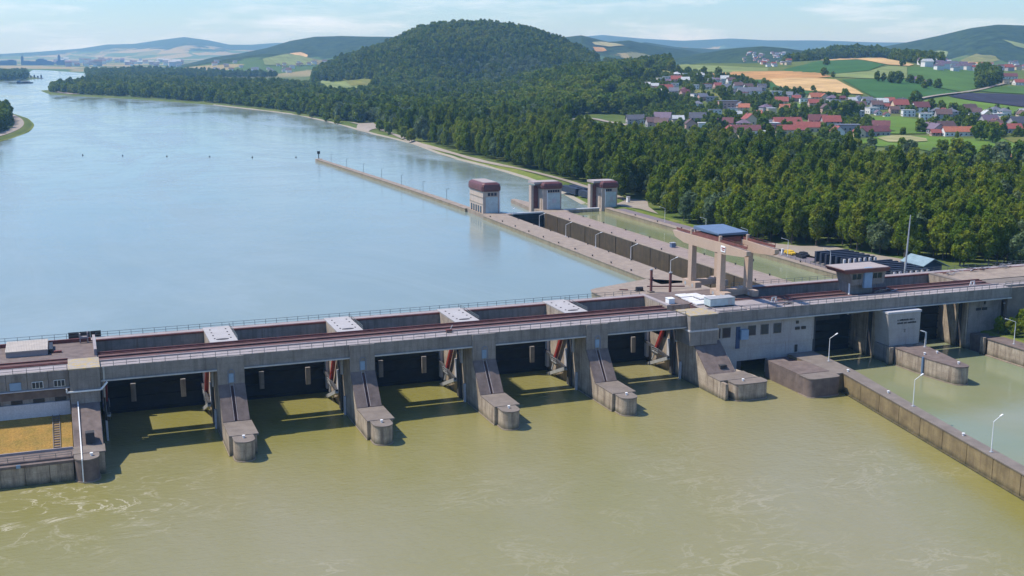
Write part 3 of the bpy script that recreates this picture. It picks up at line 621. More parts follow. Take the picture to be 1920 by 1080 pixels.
# ------------------------------------------------------------------ lock tail
t = thing('lock_pier', 'concrete pier between the two lock tail gates, behind the pale block', 'pier', (190, 22, 0))
B().box(184.75, 197.1, 20.0, 43, -5, 15.3).obj('pier_wall', m_conc, t); B().box(184.6, 184.74, 29.4, 43, -5, 15.2).obj('side_face', m_cream, t)  # cream side face on a grey pier: its sunlight is put into the colour
B().box(183.9, 184.6, 23.9, 29.4, -5, 14.9).obj('gate_guide', m_cream, t); B().box(184.3, 184.58, 20.0, 22.0, -5, 15.3).obj('gate_guide', m_cream, t)
B().box(184.35, 184.59, 22.0, 23.9, -5, 15.2).obj('gate_slot', m_dark, t)  # slot coloured dark, its shade painted in
B().box(183.1, 184.4, 12.2, 13.5, -5, 5.0).obj('fender_post', m_cream, t)
t = thing('lock_pier', 'cream lit pier edge at the right side of the second lock tail gate', 'pier', (217, 22, 0))
B().box(216.1, 217.15, 23.9, 29.4, -5, 14.9).obj('gate_guide', m_cream, t); B().box(216.5, 217.15, 20.0, 22.0, -5, 15.3).obj('gate_guide', m_cream, t); B().box(216.8, 217.14, 22, 23.9, -5, 15.2).obj('gate_slot', m_dark, t)
for x0, x1, l in ((161.7, 184.5, 'dark lift gate closing the left lock tail, between machine hall and pale block'), (197.2, 216.75, 'dark lift gate closing the right lock tail')):
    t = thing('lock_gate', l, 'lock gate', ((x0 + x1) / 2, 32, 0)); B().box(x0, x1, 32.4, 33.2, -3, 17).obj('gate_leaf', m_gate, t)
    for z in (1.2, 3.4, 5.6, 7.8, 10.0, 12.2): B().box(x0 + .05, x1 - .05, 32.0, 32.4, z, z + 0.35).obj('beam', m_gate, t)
t = thing('control_block', 'pale concrete block with faint lettering between the lock tail gates', 'building', (190, 14, 0))
B().xz([(184.3, 5.0), (183.2, 14.2), (194.5, 14.2), (194.5, 5.0)], 14.0, 20).obj('wall', m_block, t)
B().box(183.1, 194.7, 13.8, 20, 14.2, 14.75).obj('roof', m_pale, t)
b = B(); rr = random.Random(4)
for z, x0, x1 in ((12.0, 186.6, 192.6), (11.1, 186.6, 192.9)):
    x = x0
    while x < x1:
        w_ = rr.choice((0.28, 0.34, 0.2)); b.box(x, x + w_, 13.93, 14.0, z, z + rr.choice((0.5, 0.42))); x += w_ + 0.13 + (0.25 if rr.random() < 0.12 else 0)
b.obj('lettering', m_gate, t)
B().box(189.0, 189.5, 13.93, 14.0, 8.6, 9.6).box(188.85, 189.65, 13.94, 14.0, 9.3, 9.5).obj('emblem', m_conc, t)
B().box(184, 196, 13.6, 20, -5, 4.9).obj('base', m_conc, t); B().box(196, 198.4, 13.7, 16, -5, 0.5).obj('ledge', m_conc, t)
t = thing('tail_island', 'concrete mooring island with pointed nose between the lock tail channels', 'island', (189, 0, 0))
isl = [(184.9, 12.0), (185.0, 0), (186.2, -9.0)] + fillet(188.6, -9.0, 2.4, 190, 330, 8) + [(192.0, -2), (194.2, 9.7), (194.2, 12.0)]
B().xy(isl, -5, 4.7).obj('island_wall', m_cream, t)
cx, cy = 189.3, 2; B().xy([(cx + (x - cx) * 1.02, cy + (y - cy) * 1.01) for x, y in isl], 4.7, 5.0).obj('deck_slab', m_ramp, t)
B().xy([(cx + (x - cx) * 1.06, cy + (y - cy) * 1.02) for x, y in isl], -1, 0.2).obj('waterline_ledge', m_lock, t)
B().box(184.6, 184.95, 0.2, 0.8, -1, 5.1).obj('ladder', m_blue, t)
for x, y in ((187.2, 2.8), (191.5, 2.9), (189.0, -8.3)): bollard(t, x, y, 5.0)
t = thing('tail_wall_head', 'broad stepped concrete head of the tail wall with a rounded corner', 'pier', (147, 2, 0))
B().xy([(143.6, 13.8), (143.5, -1.9), (147.0, -1.9), (152.6, -1.9), (152.6, 9.0), (148.5, 10), (148.5, 13.8)], -5, 5.0).obj('pier_wall', m_ramp, t)
pier_nose(t, 143, 143.3, 152.6, -2.2, -7.4, 5.0, m_ramp, False)
B().box(148.5, 152.6, 9.0, 16.8, -5, 4.2).obj('recessed_slab', m_track, t)
tw = thing('tail_wall', 'long mossy guide wall running from the lock towards the lower right corner', 'wall', (150, -40, 0))
def twx(y): return (154.9 - (-5 - y) * 0.168, 158.9 - (-5 - y) * 0.168 - max(0, min(1.0, (-5 - y) / 40)) * 1.2)
ys = [-5.0] + [-5 - 9.2 * k for k in range(1, 22)]
B().xy([(152.7, 16.8), (152.7, -4.9), (158.9, -4.9), (160.9, 16.8)], -5, 4.72).obj('wall_segment', m_guide, tw); B().xy([(152.65, 16.8), (152.65, -4.95), (159.0, -4.95), (161.0, 16.8)], 4.73, 5.02).obj('coping_slab', m_slab, tw)
for a, b_ in zip(ys[:-1], ys[1:]):
    l0, r0 = twx(a); l1, r1 = twx(b_)
    e = 0.07
    B().xy([(l0, a - e), (l1, b_ + e), (r1, b_ + e), (r0, a - e)], -5, 4.72).obj('wall_segment', m_guide, tw)
    B().xy([(l0 - .15, a), (l1 - .15, b_), (r1 + .1, b_), (r0 + .1, a)], 4.73, 5.02).obj('coping_slab', m_slab, tw)
    B().xy([(l0 - .55, a), (l1 - .55, b_), (l1, b_), (l0, a)], -1, 0.25).obj('waterline_ledge', m_guide, tw)
for x, y in ((156.7, -4.4), (153.8, -24.1), (148.0, -56.3), (142.7, -88)): bollard(tw, x, y, 5.0, m_white)
# right quay
t = thing('east_quay', 'sunlit cream quay wall along the right edge of the lock tail', 'wall', (218, -20, 0))
B().box(216.2, 217.0, 12.0, 13.4, -5, 5.1).obj('fender_post', m_cream, t)
for k in range(12):
    y1 = 11.2 - k * 7.0; B().box(216.9, 218.1, y1 - 6.93, y1, -5, 4.75).obj('wall_segment', m_cream, t)
B().box(216.7, 222.6, -75, 11.4, 4.76, 5.02).obj('coping_slab', m_ramp, t); B().box(218.2, 224.5, -75, 19.7, -5, 4.7).obj('quay_fill', m_ramp, t); B().box(222.7, 224.4, -75, 19.7, 4.71, 4.98).obj('verge_strip', m_verge, t)
B().box(216.3, 216.9, -75, 11.2, -1, 0.25).obj('waterline_ledge', m_lock, t)

# ------------------------------------------------------------------ street lamps
def lamp(x, y, z, h, az, label, group, arm=2.2):
    t = thing('street_lamp', label, 'street lamp', (x, y, z), group)
    B().tube((x, y, z), (x, y, z + h), 0.11, 8, 0.07).obj('pole', m_white, t)
    ex, ey = x + arm * math.sin(az), y + arm * math.cos(az)
    B().tube((x, y, z + h - 0.05), (ex, ey, z + h + arm * 0.32), 0.065, 6).obj('arm', m_white, t)
    fx, fy = x + (arm + .9) * math.sin(az), y + (arm + .9) * math.cos(az)
    B().bar((ex, ey, z + h + arm * .32), (fx, fy, z + h + arm * .32 + .25), 0.32, 0.16).obj('lamp_head', m_white, t)
    B().box(x - .35, x + .35, y - .35, y + .35, z, z + 0.12).obj('base_plate', m_steel, t)
LT = 'lamps on the lock tail walls'
az = math.radians(75)
for x, y, h, l in ((158.3, 6.1, 6.3, 'street lamp on the tail wall nearest the dam, by the stepped head'), (152.2, -35.0, 6.4, 'street lamp midway along the mossy tail wall'), (145.9, -66.8, 6.6, 'street lamp on the tail wall closest to the lower right corner')): lamp(x, y, 5.02, h, az, l, LT)
lamp(218.9, 3.4, 5.02, 6.5, math.radians(-70), 'street lamp on the right quay in front of the bushes', LT)
lamp(192.9, 9.6, 5.0, 4.3, math.radians(-60), 'short lamp on the mooring island beside the pale block', LT, 0.5)
lamp(197.6, 14.6, 0.5, 7.3, math.radians(-60), 'short lamp in front of the right lock tail gate', LT, 0.5)
LK = 'lamps along the river side lock wall'
names = ['first', 'second', 'third', 'fourth', 'fifth']
for k, y in enumerate((219.6, 190.8, 161.7, 131.4, 101.2)): lamp(161.9, y, 11.5, 5.0, math.radians(85), names[k] + ' lamp from the gate tower on the river side lock wall', LK, 2.0)
lamp(165.4, 261.0, 11.5, 2.6, az, 'low white post beside the dark upper lock gate', LK, 0.3)

# ------------------------------------------------------------------ lock chambers upstream of the bridge
def seg_wall(t, xa, xb, y0, y1, z0, z1, mat, top, step=15.5, name='wall_segment', over=0.15, tt=0.3):
    n = max(1, round((y1 - y0) / step)); h = (y1 - y0) / n
    for k in range(n):
        a, b_ = y0 + k * h, y0 + (k + 1) * h
        B().box(xa, xb, a + .06, b_ - .06, z0, z1 - tt).obj(name, mat, t)
        B().box(xa - over, xb + over, a + .02, b_ - .02, z1 - tt, z1).obj('coping_slab', top, t)
t = thing('lock_wall', 'long river side lock wall with pale top, between river and empty chamber', 'wall', (156, 160, 0))
seg_wall(t, 151.0, 162.6, 87, 262, -6, 11.5, m_up, m_lock)
B().xy([(152.6, 262), (152.8, 290), (156.5, 290), (166.0, 262)], -6, 11.45).obj('wall_end', m_lock, t)
for k in range(11): bollard(t, 152.4, 96 + k * 16, 11.5, m_black)
for k in range(8): bollard(t, 161.9, 112 + k * 19, 11.5, m_black)
t = thing('approach_wall', 'narrow approach wall running upstream from the first gate tower to its tip', 'wall', (148, 430, 0))
n = 24
for k in range(n):
    a, b_ = k / n, (k + 1) / n - 0.001
    cx = lambda u: 153.6 - 13.6 * (u ** 1.25); yy = lambda u: 290 + 288 * u; wv = lambda u: 1.9 - 0.3 * u
    B().xy([(cx(a) - wv(a), yy(a)), (cx(b_) - wv(b_), yy(b_)), (cx(b_) + wv(b_), yy(b_)), (cx(a) + wv(a), yy(a))], -2, 11.1).obj('wall_segment', m_up, t)
    B().xy([(cx(a) - wv(a) - .15, yy(a)), (cx(b_) - wv(b_) - .15, yy(b_)), (cx(b_) + wv(b_) + .15, yy(b_)), (cx(a) + wv(a) + .15, yy(a))], 11.1, 11.4).obj('coping_slab', m_lock, t)
B().tube((140, 579, -2), (140, 579, 11.6), 2.5, 16).obj('tip', m_cream, t)
for k in range(7):
    u = 0.12 + k * 0.13; o_ = thing('lamp_post', 'slim lamp post on the approach wall, ' + ['nearest the tower', 'second from the tower', 'third from the tower', 'halfway along', 'third from the tip', 'second from the tip', 'closest to the tip'][k], 'lamp post', (cx(u) + .8, yy(u), 11.4), 'posts on the approach wall')
    B().tube((cx(u) + .8, yy(u), 11.4), (cx(u) + .8, yy(u), 17), 0.1, 6).obj('pole', m_rail, o_); B().bar((cx(u) + .8, yy(u), 17), (cx(u) + 2.2, yy(u), 17.3), 0.15).obj('arm', m_rail, o_)
o_ = thing('beacon', 'dark beacon post on the tip of the approach wall', 'beacon', (140, 579, 11.6)); B().tube((140, 579, 11.6), (140, 579, 15), 0.3).obj('post', m_black, o_); B().box(139, 141, 578.8, 579.2, 15, 17).obj('board', m_black, o_)
t = thing('lock_wall', 'pinkish paved middle wall between the empty and the full lock chamber', 'wall', (190, 160, 0))
n = 14
for k in range(n):
    a, b_ = 47 + k * 15.4, 47 + (k + 1) * 15.4
    B().box(182.2, 182.9, a + .25, b_ - .25, -6, 11.15).obj('chamber_panel', m_chamber, t)
    B().box(182.6, 183.0, b_ - .25, b_ + .25, -6, 11.2).obj('ladder_recess', m_black, t)
    B().box(183.0, 193.4, a, b_ - .04, -6, 11.2).obj('wall_segment', m_up, t)
    B().box(182.05, 183.6, a, b_ - .05, 11.2, 11.5).obj('coping_slab', m_lock, t)
    B().box(183.65, 192.6, a, b_ - .05, 11.2, 11.46).obj('paving_slab', m_mid, t)
    B().box(192.65, 193.6, a, b_ - .05, 11.2, 11.5).obj('coping_slab', m_lock, t)
B().xy([(182.6, 262.7), (182.8, 285), (184.0, 300), (185.4, 316), (188.0, 318), (190.5, 300), (195.2, 285), (195.2, 262.7)], -6, 11.4).obj('wall_end', m_lock, t)
for k in range(9): bollard(t, 183.4, 60 + k * 22, 11.5, m_black); bollard(t, 192.9, 66 + k * 22, 11.5, m_black)
o_ = thing('machine_cabinet', 'small grey machine cabinet on the middle lock wall', 'cabinet', (190, 152, 11.5)); B().box(189.5, 191.2, 151, 152.6, 11.47, 13.2).obj('body', m_blue, o_); B().box(189.3, 191.4, 150.8, 152.8, 13.2, 13.35).obj('lid', m_steel, o_)
t = thing('lock_wall', 'east lock wall with pale edge and purple service road along it', 'wall', (219, 160, 0))
seg_wall(t, 216.2, 219.0, 47, 268, -6, 11.5, m_up, m_lock)
for k in range(9): bollard(t, 217.6, 62 + k * 22, 11.5, m_black)
railing(t, (218.9, 47), (218.9, 120), 11.5, 1.1, 3)
b = B(); b.xy([(219.2, 21), (219.2, 262), (223.8, 262), (224.5, 150), (229, 120), (233, 60), (233, 21)], 11.2, 11.5); o = b.obj('service_road', m_asphalt); struct(o)
t = thing('upper_lock_gate', 'dark upper lock gate with a blue grey walkway beside the first tower', 'lock gate', (171, 264, 0))
B().box(166.1, 182.5, 264.6, 265.6, -3, 10.9).obj('gate_leaf', m_gate, t); B().box(164, 182.5, 264.2, 266.8, 10.9, 11.5).obj('walkway', m_steel, t)
for z in (2, 5, 8): B().box(166.1, 182.5, 264.2, 264.6, z, z + .5).obj('beam', m_gate, t)
B().box(152.9, 217, 268.4, 269, -6, 9.3).obj('sill', m_dark, t)
t = thing('upper_lock_gate', 'pale footbridge gate closing the right lock chamber between two towers', 'lock gate', (204, 270, 0))
B().box(195.3, 214.0, 269.6, 270.6, 4, 10.9).obj('gate_leaf', m_cream, t); B().box(195.2, 214.1, 269.4, 271.4, 10.9, 11.4).obj('walkway', m_pale, t)

# gate towers
def hood(t, x0, x1, y0, y1, z0, z1, over=0.7):
    "dark red rounded metal hood with a pale flat roof"
    X0, X1, Y0, Y1 = x0 - over, x1 + over, y0 - over, y1 + over
    def ring(e, z): 
        c_ = 0.9
        return [(X0 + e + c_, Y0 + e, z), (X1 - e - c_, Y0 + e, z), (X1 - e, Y0 + e + c_, z), (X1 - e, Y1 - e - c_, z), (X1 - e - c_, Y1 - e, z), (X0 + e + c_, Y1 - e, z), (X0 + e, Y1 - e - c_, z), (X0 + e, Y0 + e + c_, z)]
    prof = [(0.45, z0), (0.0, z0 + 0.5), (0.0, z0 + (z1 - z0) * 0.55), (0.25, z0 + (z1 - z0) * 0.8), (0.8, z1 - 0.25), (1.3, z1)]
    b = B(); 
    for (e0, a0), (e1, a1) in zip(prof[:-1], prof[1:]): b.pris(ring(e0, a0), ring(e1, a1))
    b.obj('metal_hood', m_redroof, t)
    B().xy([(x, y) for x, y, z in ring(1.5, 0)], z1, z1 + 0.2).obj('roof', m_ltroof, t)
t = thing('gate_tower', 'cream gate tower with dark red hood standing at the river edge, leftmost of three', 'tower', (158, 279, 9))
B().box(153.6, 161.8, 269.3, 288.5, -4, 21.8).obj('wall', m_tower, t)
hood(t, 153.6, 161.8, 269.3, 288.5, 21.6, 25.7)
for k in range(5): B().box(153.45, 153.59, 271.5 + k * 3.3, 273.2 + k * 3.3, 10.8, 14.6).obj('window', m_glass, t)
B().box(153.4, 153.58, 269.3, 288.5, 15.6, 15.9).obj('string_course', m_cream, t); B().box(153.4, 153.58, 269.3, 288.5, 18.7, 19.0).obj('string_course', m_cream, t)
for k in range(3): B().box(156 + k * 1.6, 157.2 + k * 1.6, 269.1, 269.29, 19.6, 21.0).obj('window', m_glass, t)
B().box(155, 161.0, 269.15, 269.29, 11.5, 19.0).obj('bluish_shade_panel', m_cont, t); B().tube((161.9, 269, 11.5), (161.9, 269, 21.7), 0.25).obj('downpipe', m_white, t)  # front panel tinted bluish: the shade of this face is painted in
def tower(label, x0, x1, y0, y1, zt, cx0):
    t = thing('gate_tower', label, 'tower', ((x0 + x1) / 2, y0, 11))
    B().box(x0, x1, y0, y1, 2, zt - 2.8).obj('wall', m_tower, t)
    hood(t, x0, x1, y0, y1, zt - 3.3, zt)
    B().box(cx0, cx0 + 1.2, y1 - 3, y1, 2, zt - 2.0).obj('guide_column', m_tower, t)
    B().box(cx0 + 1.2, x0, y1 - 2.6, y1 - 0.5, 2, zt - 2.2).obj('gate_recess', m_rust, t)
    B().box(cx0 - .3, x1 - 1, y0 + 1.6, y1 + .5, zt - 0.9, zt + 0.1).obj('roof_bridge', m_ltroof, t)
    w_ = x1 - x0; n = 5 if w_ > 9 else 3
    for k in range(n): B().box(x0 + w_ * .26 + k * w_ * .13, x0 + w_ * .26 + k * w_ * .13 + w_ * .1, y0 - .18, y0 - .02, zt - 4.9, zt - 3.8).obj('window', m_glass, t)
    B().box(x0 + w_ * .25, x0 + w_ * .92, y0 - .12, y0 - .01, 11.5, zt - 5.3).obj('bluish_shade_panel', m_cont, t)  # bluish panel carries the shade of the front face in its colour
    f = B().box(x0 + w_ * .5, x0 + w_ * .72, y0 - .3, y0 - .13, 14.6, 16.6).obj('window', m_pale, t)
    B().tube((x0 + w_ * .22, y0 - .25, 11.5), (x0 + w_ * .22, y0 - .25, zt - 4), 0.2).obj('downpipe', m_white, t)
    B().box(x0 - .15, x0 - .01, y0 + 1.2, y0 + 2.4, 11.5, zt - 6).obj('pilaster', m_cream, t)
tower('cream gate tower with dark red hood on the middle lock wall', 185.2, 194.8, 272, 281, 24.6, 181.5)
tower('cream gate tower with dark red hood nearest the wood, rightmost of three', 215.4, 223.8, 270, 279, 24.2, 212)

# bits in front of the crane: small upstream wharf
t = thing('wharf', 'flat concrete wharf jutting upstream beside the crane', 'wharf', (140, 75, 0))
B().xy([(124.6, 46.6), (124.6, 84), (125.6, 86.6), (128, 88.2), (151, 97.0), (162.8, 88), (162.8, 46.6)], -6, 11.2).obj('wharf_wall', m_up, t)
B().xy([(124.4, 46.6), (124.4, 84), (125.4, 86.9), (127.9, 88.6), (150.9, 97.2), (163, 88), (163, 46.6)], 11.2, 11.5).obj('deck_slab', m_lock, t)
B().bar((143.0, 82.0, 12.3), (154.5, 78.0, 12.3), 0.35).obj('pipe', m_rust, t)
for n_, (x, y), h in (('left', (141.6, 76.5), 7.2), ('right', (143.2, 67), 7.8)):
    o_ = thing('mooring_dolphin', 'brown steel dolphin post on the wharf, ' + ('farther from the crane' if n_ == 'left' else 'closer to the crane'), 'post', (x, y, 11.5), 'dolphin posts on the wharf')
    B().tube((x, y, 11.5), (x, y, 11.5 + h), 0.42, 10).obj('post', m_rust, o_); B().box(x - .9, x + .9, y - .9, y + .9, 11.5, 11.9).obj('foot', m_slab, o_); B().tube((x, y, 11.5 + h), (x, y, 11.8 + h), 0.55, 10).obj('cap', m_steel, o_)
o_ = thing('winch', 'black covered winch on the wharf edge', 'winch', (139, 80, 11.5)); B().tube((138.0, 80.0, 12.2), (140.2, 79.4, 12.2), 0.7, 12).obj('drum', m_black, o_); B().box(137.8, 140.4, 79.0, 80.6, 11.5, 11.8).obj('frame', m_black, o_); B().bar((136, 81.5, 11.8), (133.5, 82.6, 11.8), 0.3).obj('beam', m_rust, o_)

# ------------------------------------------------------------------ portal crane
t = thing('portal_crane', 'sandy coloured portal crane with blue flat roof standing over the dam', 'crane', (146, 38, 18))
def leg(x, y, z0, z1): B().pris([(x - .1, y - .95, z0), (x + 1.75, y - .95, z0), (x + 1.75, y + 1.05, z0), (x - .1, y + 1.05, z0)], [(x, y - 1.05, z1), (x + 1.45, y - 1.05, z1), (x + 1.45, y + 1.15, z1), (x, y + 1.15, z1)]).obj('leg', m_crane, t)
for x in (141.0, 149.9):
    leg(x, 51.4, 18.4, 30.8); leg(x, 35.1, 18.4, 30.8)
    B().yz([(62.5, 33.5), (61.0, 31.8), (55.5, 30.7), (33, 30.7), (22.5, 31.6), (21.2, 32.2), (21.2, 33.3), (35.2, 33.7)], x, x + 1.45).obj('girder', m_crane, t)
    B().box(x + .5, x + .62, 22, 61, 33.75, 34.5).obj('girder_rail', m_rust, t)
    B().box(x - .2, x + 1.9, 31.2, 39.2, 18.35, 20.0).obj('sill_beam', m_crane, t); B().box(x - .2, x + 1.9, 47.6, 55.2, 18.35, 20.0).obj('sill_beam', m_crane, t)
    for y in (33, 37.5, 49.3, 53.5):
        B().tube((x - .25, y, 18.9), (x + 1.95, y, 18.9), 0.55, 12).obj('wheel', m_steel, t)
    B().tube((x + .7, 36, 33.7), (x + .7, 36, 35.4), 0.5, 10).obj('finial', m_crane, t); B().tube((x + .7, 52.0, 33.6), (x + .7, 52.0, 35.2), 0.5, 10).obj('finial', m_crane, t)
for y in (34.3, 50.6): B().box(142.5, 149.9, y, y + 1.5, 18.5, 20.2).obj('tie_beam', m_crane, t)
B().box(142.46, 149.88, 38.2, 51.0, 33.2, 34.6).obj('winch_house', m_rust, t)
b = B(); b.pris([(142.2, 37.8, 35.4), (152.2, 38.6, 35.4), (152.6, 53.0, 35.4), (142.6, 52.8, 35.4)], [(142.2, 37.8, 35.75), (152.2, 38.6, 35.75), (152.6, 53.0, 36.0), (142.6, 52.8, 36.0)]); b.obj('roof', m_croof, t)
b = B(); b.box(142.45, 152.1, 38.3, 52.7, 35.1, 35.39); b.obj('roof_frame', m_blue, t)
for x, y in ((142.7, 39), (151.4, 39.4), (142.9, 52), (151.6, 52)): B().bar((x, y, 33.5), (x, y, 35.3), 0.25).obj('roof_post', m_rust, t)
B().box(140.82, 140.98, 31.9, 34.2, 31.4, 33.1).obj('sign_board', m_white, t)
b = B()
for k in range(6): b.box(140.76, 140.82, 33.8 - k * .32 - .2, 33.8 - k * .32, 32.3, 32.65)
for k in range(5): b.box(140.76, 140.82, 33.7 - k * .32 - .2, 33.7 - k * .32, 31.8, 32.1)
b.obj('lettering', m_red, t)
for z in (31.0, 34.5): B().bar((142.3, 43, z - .4), (142.3, 43, z), 0.1).obj('bracket', m_rust, t)
B().box(145, 146.6, 42.6, 44.2, 29.2, 30.6).obj('hook_block', m_black, t); B().bar((145.8, 43.4, 30.6), (145.8, 43.4, 33.2), 0.12).obj('cable', m_black, t)
railing(t, (142.4, 23), (142.4, 38), 33.75, 1.0, 2.2, m_rust)
railing(t, (151.2, 23), (151.2, 38), 33.75, 1.0, 2.2, m_rust)
o_ = thing('floodlight_mast', 'thin grey floodlight mast seen between the crane legs', 'mast', (167.5, 60, 11)); B().box(163, 182.1, 46.6, 62, -6, 11.2).obj('base', m_mid, o_); B().tube((167.5, 60, 11.2), (167.5, 60, 23), 0.3, 8, .2).obj('pole', m_steel, o_); B().box(166.9, 168.2, 59.7, 60.2, 22.6, 23.3).obj('floodlight', m_black, o_)
# deck clutter
t = thing('container', 'pale green container on dark skids at the crane foot', 'container', (135, 24, 18)); B().box(131, 138.6, 22.2, 25.6, 18.75, 20.7).obj('body', m_cont, t); B().box(130.9, 138.7, 22.1, 25.7, 20.7, 20.85).obj('roof', m_steel, t)
for x in (131.3, 134.6, 137.9): B().box(x, x + .5, 22.3, 25.5, 18.2, 18.75).obj('skid', m_black, t)
B().box(136.5, 137.6, 22.1, 22.19, 18.9, 20.5).obj('door', m_steel, t)
t = thing('white_box', 'white cubic cabinet on the deck left of the crane', 'cabinet', (124.3, 33, 18)); B().box(123.5, 125.3, 31.6, 33.6, 18.1, 19.5).obj('body', m_white, t); B().box(123.4, 125.4, 31.5, 33.7, 19.5, 19.6).obj('lid', m_white, t)
k = 0
for x, y, w_, d_, z in ((129.6, 26.9, 3.4, 4.6, 18.5), (129.9, 31.8, 3.4, 4.4, 18.45), (130.2, 36.5, 3.3, 4.0, 18.6), (133.3, 27.0, 3.4, 4.6, 18.45), (133.7, 31.9, 3.4, 4.3, 18.75), (133.8, 36.5, 3.3, 4.0, 18.5), (137.0, 27.2, 3.2, 4.4, 18.65), (137.4, 31.9, 3.0, 4.2, 18.5)):
    t = thing('white_slab', 'white hatch cover slab stacked on the deck beside the crane leg', 'slab', (x, y, 18), 'white hatch covers by the crane')
    B().box(x, x + w_, y, y + d_, z - .2, z + .1).obj('cover', m_cover, t); B().box(x + .5, x + .8, y + .3, y + d_ - .3, 18.1, z - .2).box(x + w_ - .8, x + w_ - .5, y + .3, y + d_ - .3, 18.1, z - .2).obj('bearer', m_rust, t)
for x, y, l in ((151.3, 23.4, 'white sawhorse on the track right of the crane'), (219.5, 22.6, 'pair of white trestles on the deck near the right end')):
    t = thing('trestle', l, 'trestle', (x, y, 18))
    for dx in (0, 1.2): B().bar((x + dx - .4, y, 18.2), (x + dx, y, 19.6), .15).bar((x + dx + .4, y, 18.2), (x + dx, y, 19.6), .15).obj('leg', m_white, t)
    B().bar((x - .2, y, 19.6), (x + 1.4, y, 19.6), .15).obj('rail', m_white, t)
rr = random.Random(9)
for cx_, cy_, n_, l in ((154.5, 21, 10, 'heap of rusty and pale steel offcuts on the walkway right of the crane'), (190.5, 24.5, 8, 'low pile of rusty bars on the crane track'), (228, 40, 9, 'jumble of rusty steel frames on the cream deck'), (240, 42, 12, 'second jumble of rusty frames near the right frame edge'), (251, 43, 12, 'tangled scaffold tubes at the far right end of the dam')):
    t = thing('scrap_heap', l, 'scrap heap', (cx_, cy_, 18)); 
    for k in range(n_):
        a = rr.uniform(-.5, .5); q = Vector((cx_ + rr.uniform(-3, 3), cy_ + rr.uniform(-1.5, 1.5), 18.35 + rr.uniform(0, .9))); r_ = Vector((math.cos(a), math.sin(a), rr.uniform(-.25, .35))) * rr.uniform(.8, 1.6)
        B().bar(q - r_, q + r_, .18).obj('bar', rr.choice([m_rust, m_steel, m_cream]), t)

# control house on the dam
t = thing('control_house', 'control cabin with red overhanging roof and blue shaft above the lock bridge', 'building', (184, 27, 18))
B().box(179.0, 186.9, 26.2, 31.0, 12, 21.6).obj('base_wall', m_conc, t)
B().box(178.85, 178.99, 26.0, 26.6, 12, 21.6).obj('sunlit_edge_strip', m_white, t)  # white strip stands for the sunlit narrow left side, light painted in
B().pris([(179.0, 25.2, 20.6), (190.0, 25.2, 20.6), (190.0, 31.6, 20.6), (179.0, 31.6, 20.6)], [(177.9, 24.8, 24.4), (190.2, 24.8, 24.4), (190.2, 31.8, 24.4), (177.9, 31.8, 24.4)]).obj('cabin_wall', m_conc, t)
for x in (178.9, 180.5, 186.0, 187.6): B().box(x, x + 1.25, 24.8, 24.98, 22.4, 23.9).obj('window', m_glass, t)
B().box(182.6, 185.2, 24.3, 25.15, 19.8, 25.72).obj('shaft', m_lblue, t)
B().pris([(175.6, 23.9, 24.4), (190.4, 23.9, 24.4), (190.4, 32.4, 24.4), (175.6, 32.4, 24.4)], [(174.8, 23.5, 25.5), (190.8, 23.5, 25.5), (190.8, 32.8, 25.5), (174.8, 32.8, 25.5)]).obj('red_fascia', m_redroof, t)
B().box(175.1, 190.5, 23.8, 32.5, 25.5, 25.7).obj('roof', m_ltroof, t)
railing(t, (179.2, 25.3), (179.2, 31.5), 21.6, 1.0, 2)
# mast, shed, storage racks
t = thing('radio_mast', 'tall thin grey mast rising beside the control cabin', 'mast', (217.2, 49.5, 11)); B().tube((217.2, 49.5, 11), (218.2, 49.5, 36.0), 0.42, 10, 0.16).obj('mast_tube', m_steel, t); B().box(216.1, 218.3, 48.4, 50.6, 10.8, 11.7).obj('foot', m_slab, t)
t = thing('boat_shed', 'dark blue shed with pale green pitched roof at the wood edge', 'shed', (243, 72, 11))
ex = [(237.2, 62.5), (248.5, 62.5), (248.5, 76), (237.2, 76)]
B().xy([(239.2, 66), (246.5, 66), (246.5, 75.2), (239.2, 75.2)], 10.5, 15.6).obj('wall', m_shed, t)
B().pris([(239.2, 66, 15.6), (246.5, 66, 15.6), (246.5, 75.2, 15.6), (239.2, 75.2, 15.6)], [(241.6, 66, 17.8), (241.8, 66, 17.8), (241.8, 75.2, 17.8), (241.6, 75.2, 17.8)]).obj('gable', m_shed, t)
B().pris([(241.7, 64.2, 17.9), (241.7, 76.2, 17.9), (248.2, 76.2, 15.0), (248.2, 64.2, 15.0)], [(241.7, 64.2, 18.15), (241.7, 76.2, 18.15), (248.3, 76.2, 15.25), (248.3, 64.2, 15.25)]).obj('roof', m_shroof, t)
B().pris([(241.69, 64.2, 17.9), (241.69, 76.2, 17.9), (237.3, 76.2, 15.6), (237.3, 64.2, 15.6)], [(241.69, 64.2, 18.15), (241.69, 76.2, 18.15), (237.2, 76.2, 15.85), (237.2, 64.2, 15.85)]).obj('roof', m_shroof, t)
B().box(239.05, 239.19, 67, 70, 13.6, 15.0).obj('window', m_lblue, t); B().box(239.0, 239.19, 66.5, 73.5, 11.8, 13.0).obj('window', m_lblue, t)
def rack(label, x0, y0, nb, L_, n):
    t = thing('stoplog_rack', label, 'storage rack', (x0, y0, 11.4), 'stoplog storage racks')
    for k in range(nb):
        B().box(x0, x0 + L_, y0 + k * 3.0, y0 + k * 3.0 + 1.1, 11.5, 15.8).obj('steel_stoplog', m_navy, t)
        B().box(x0 - .3, x0 + L_ + .3, y0 + k * 3.0 + 1.25, y0 + k * 3.0 + 2.75, 11.4, 12.1).obj('bearer', m_slab, t)
    for k in range(n): 
        x = x0 + k * (L_ / (n - .5)); B().box(x, x + .8, y0 - 1.1, y0 - .4, 11.4, 15.6).obj('end_post', m_pale, t)
rack('dark steel stoplogs racked in rows behind the red roofed cabin', 221.5, 87, 6, 14, 7)
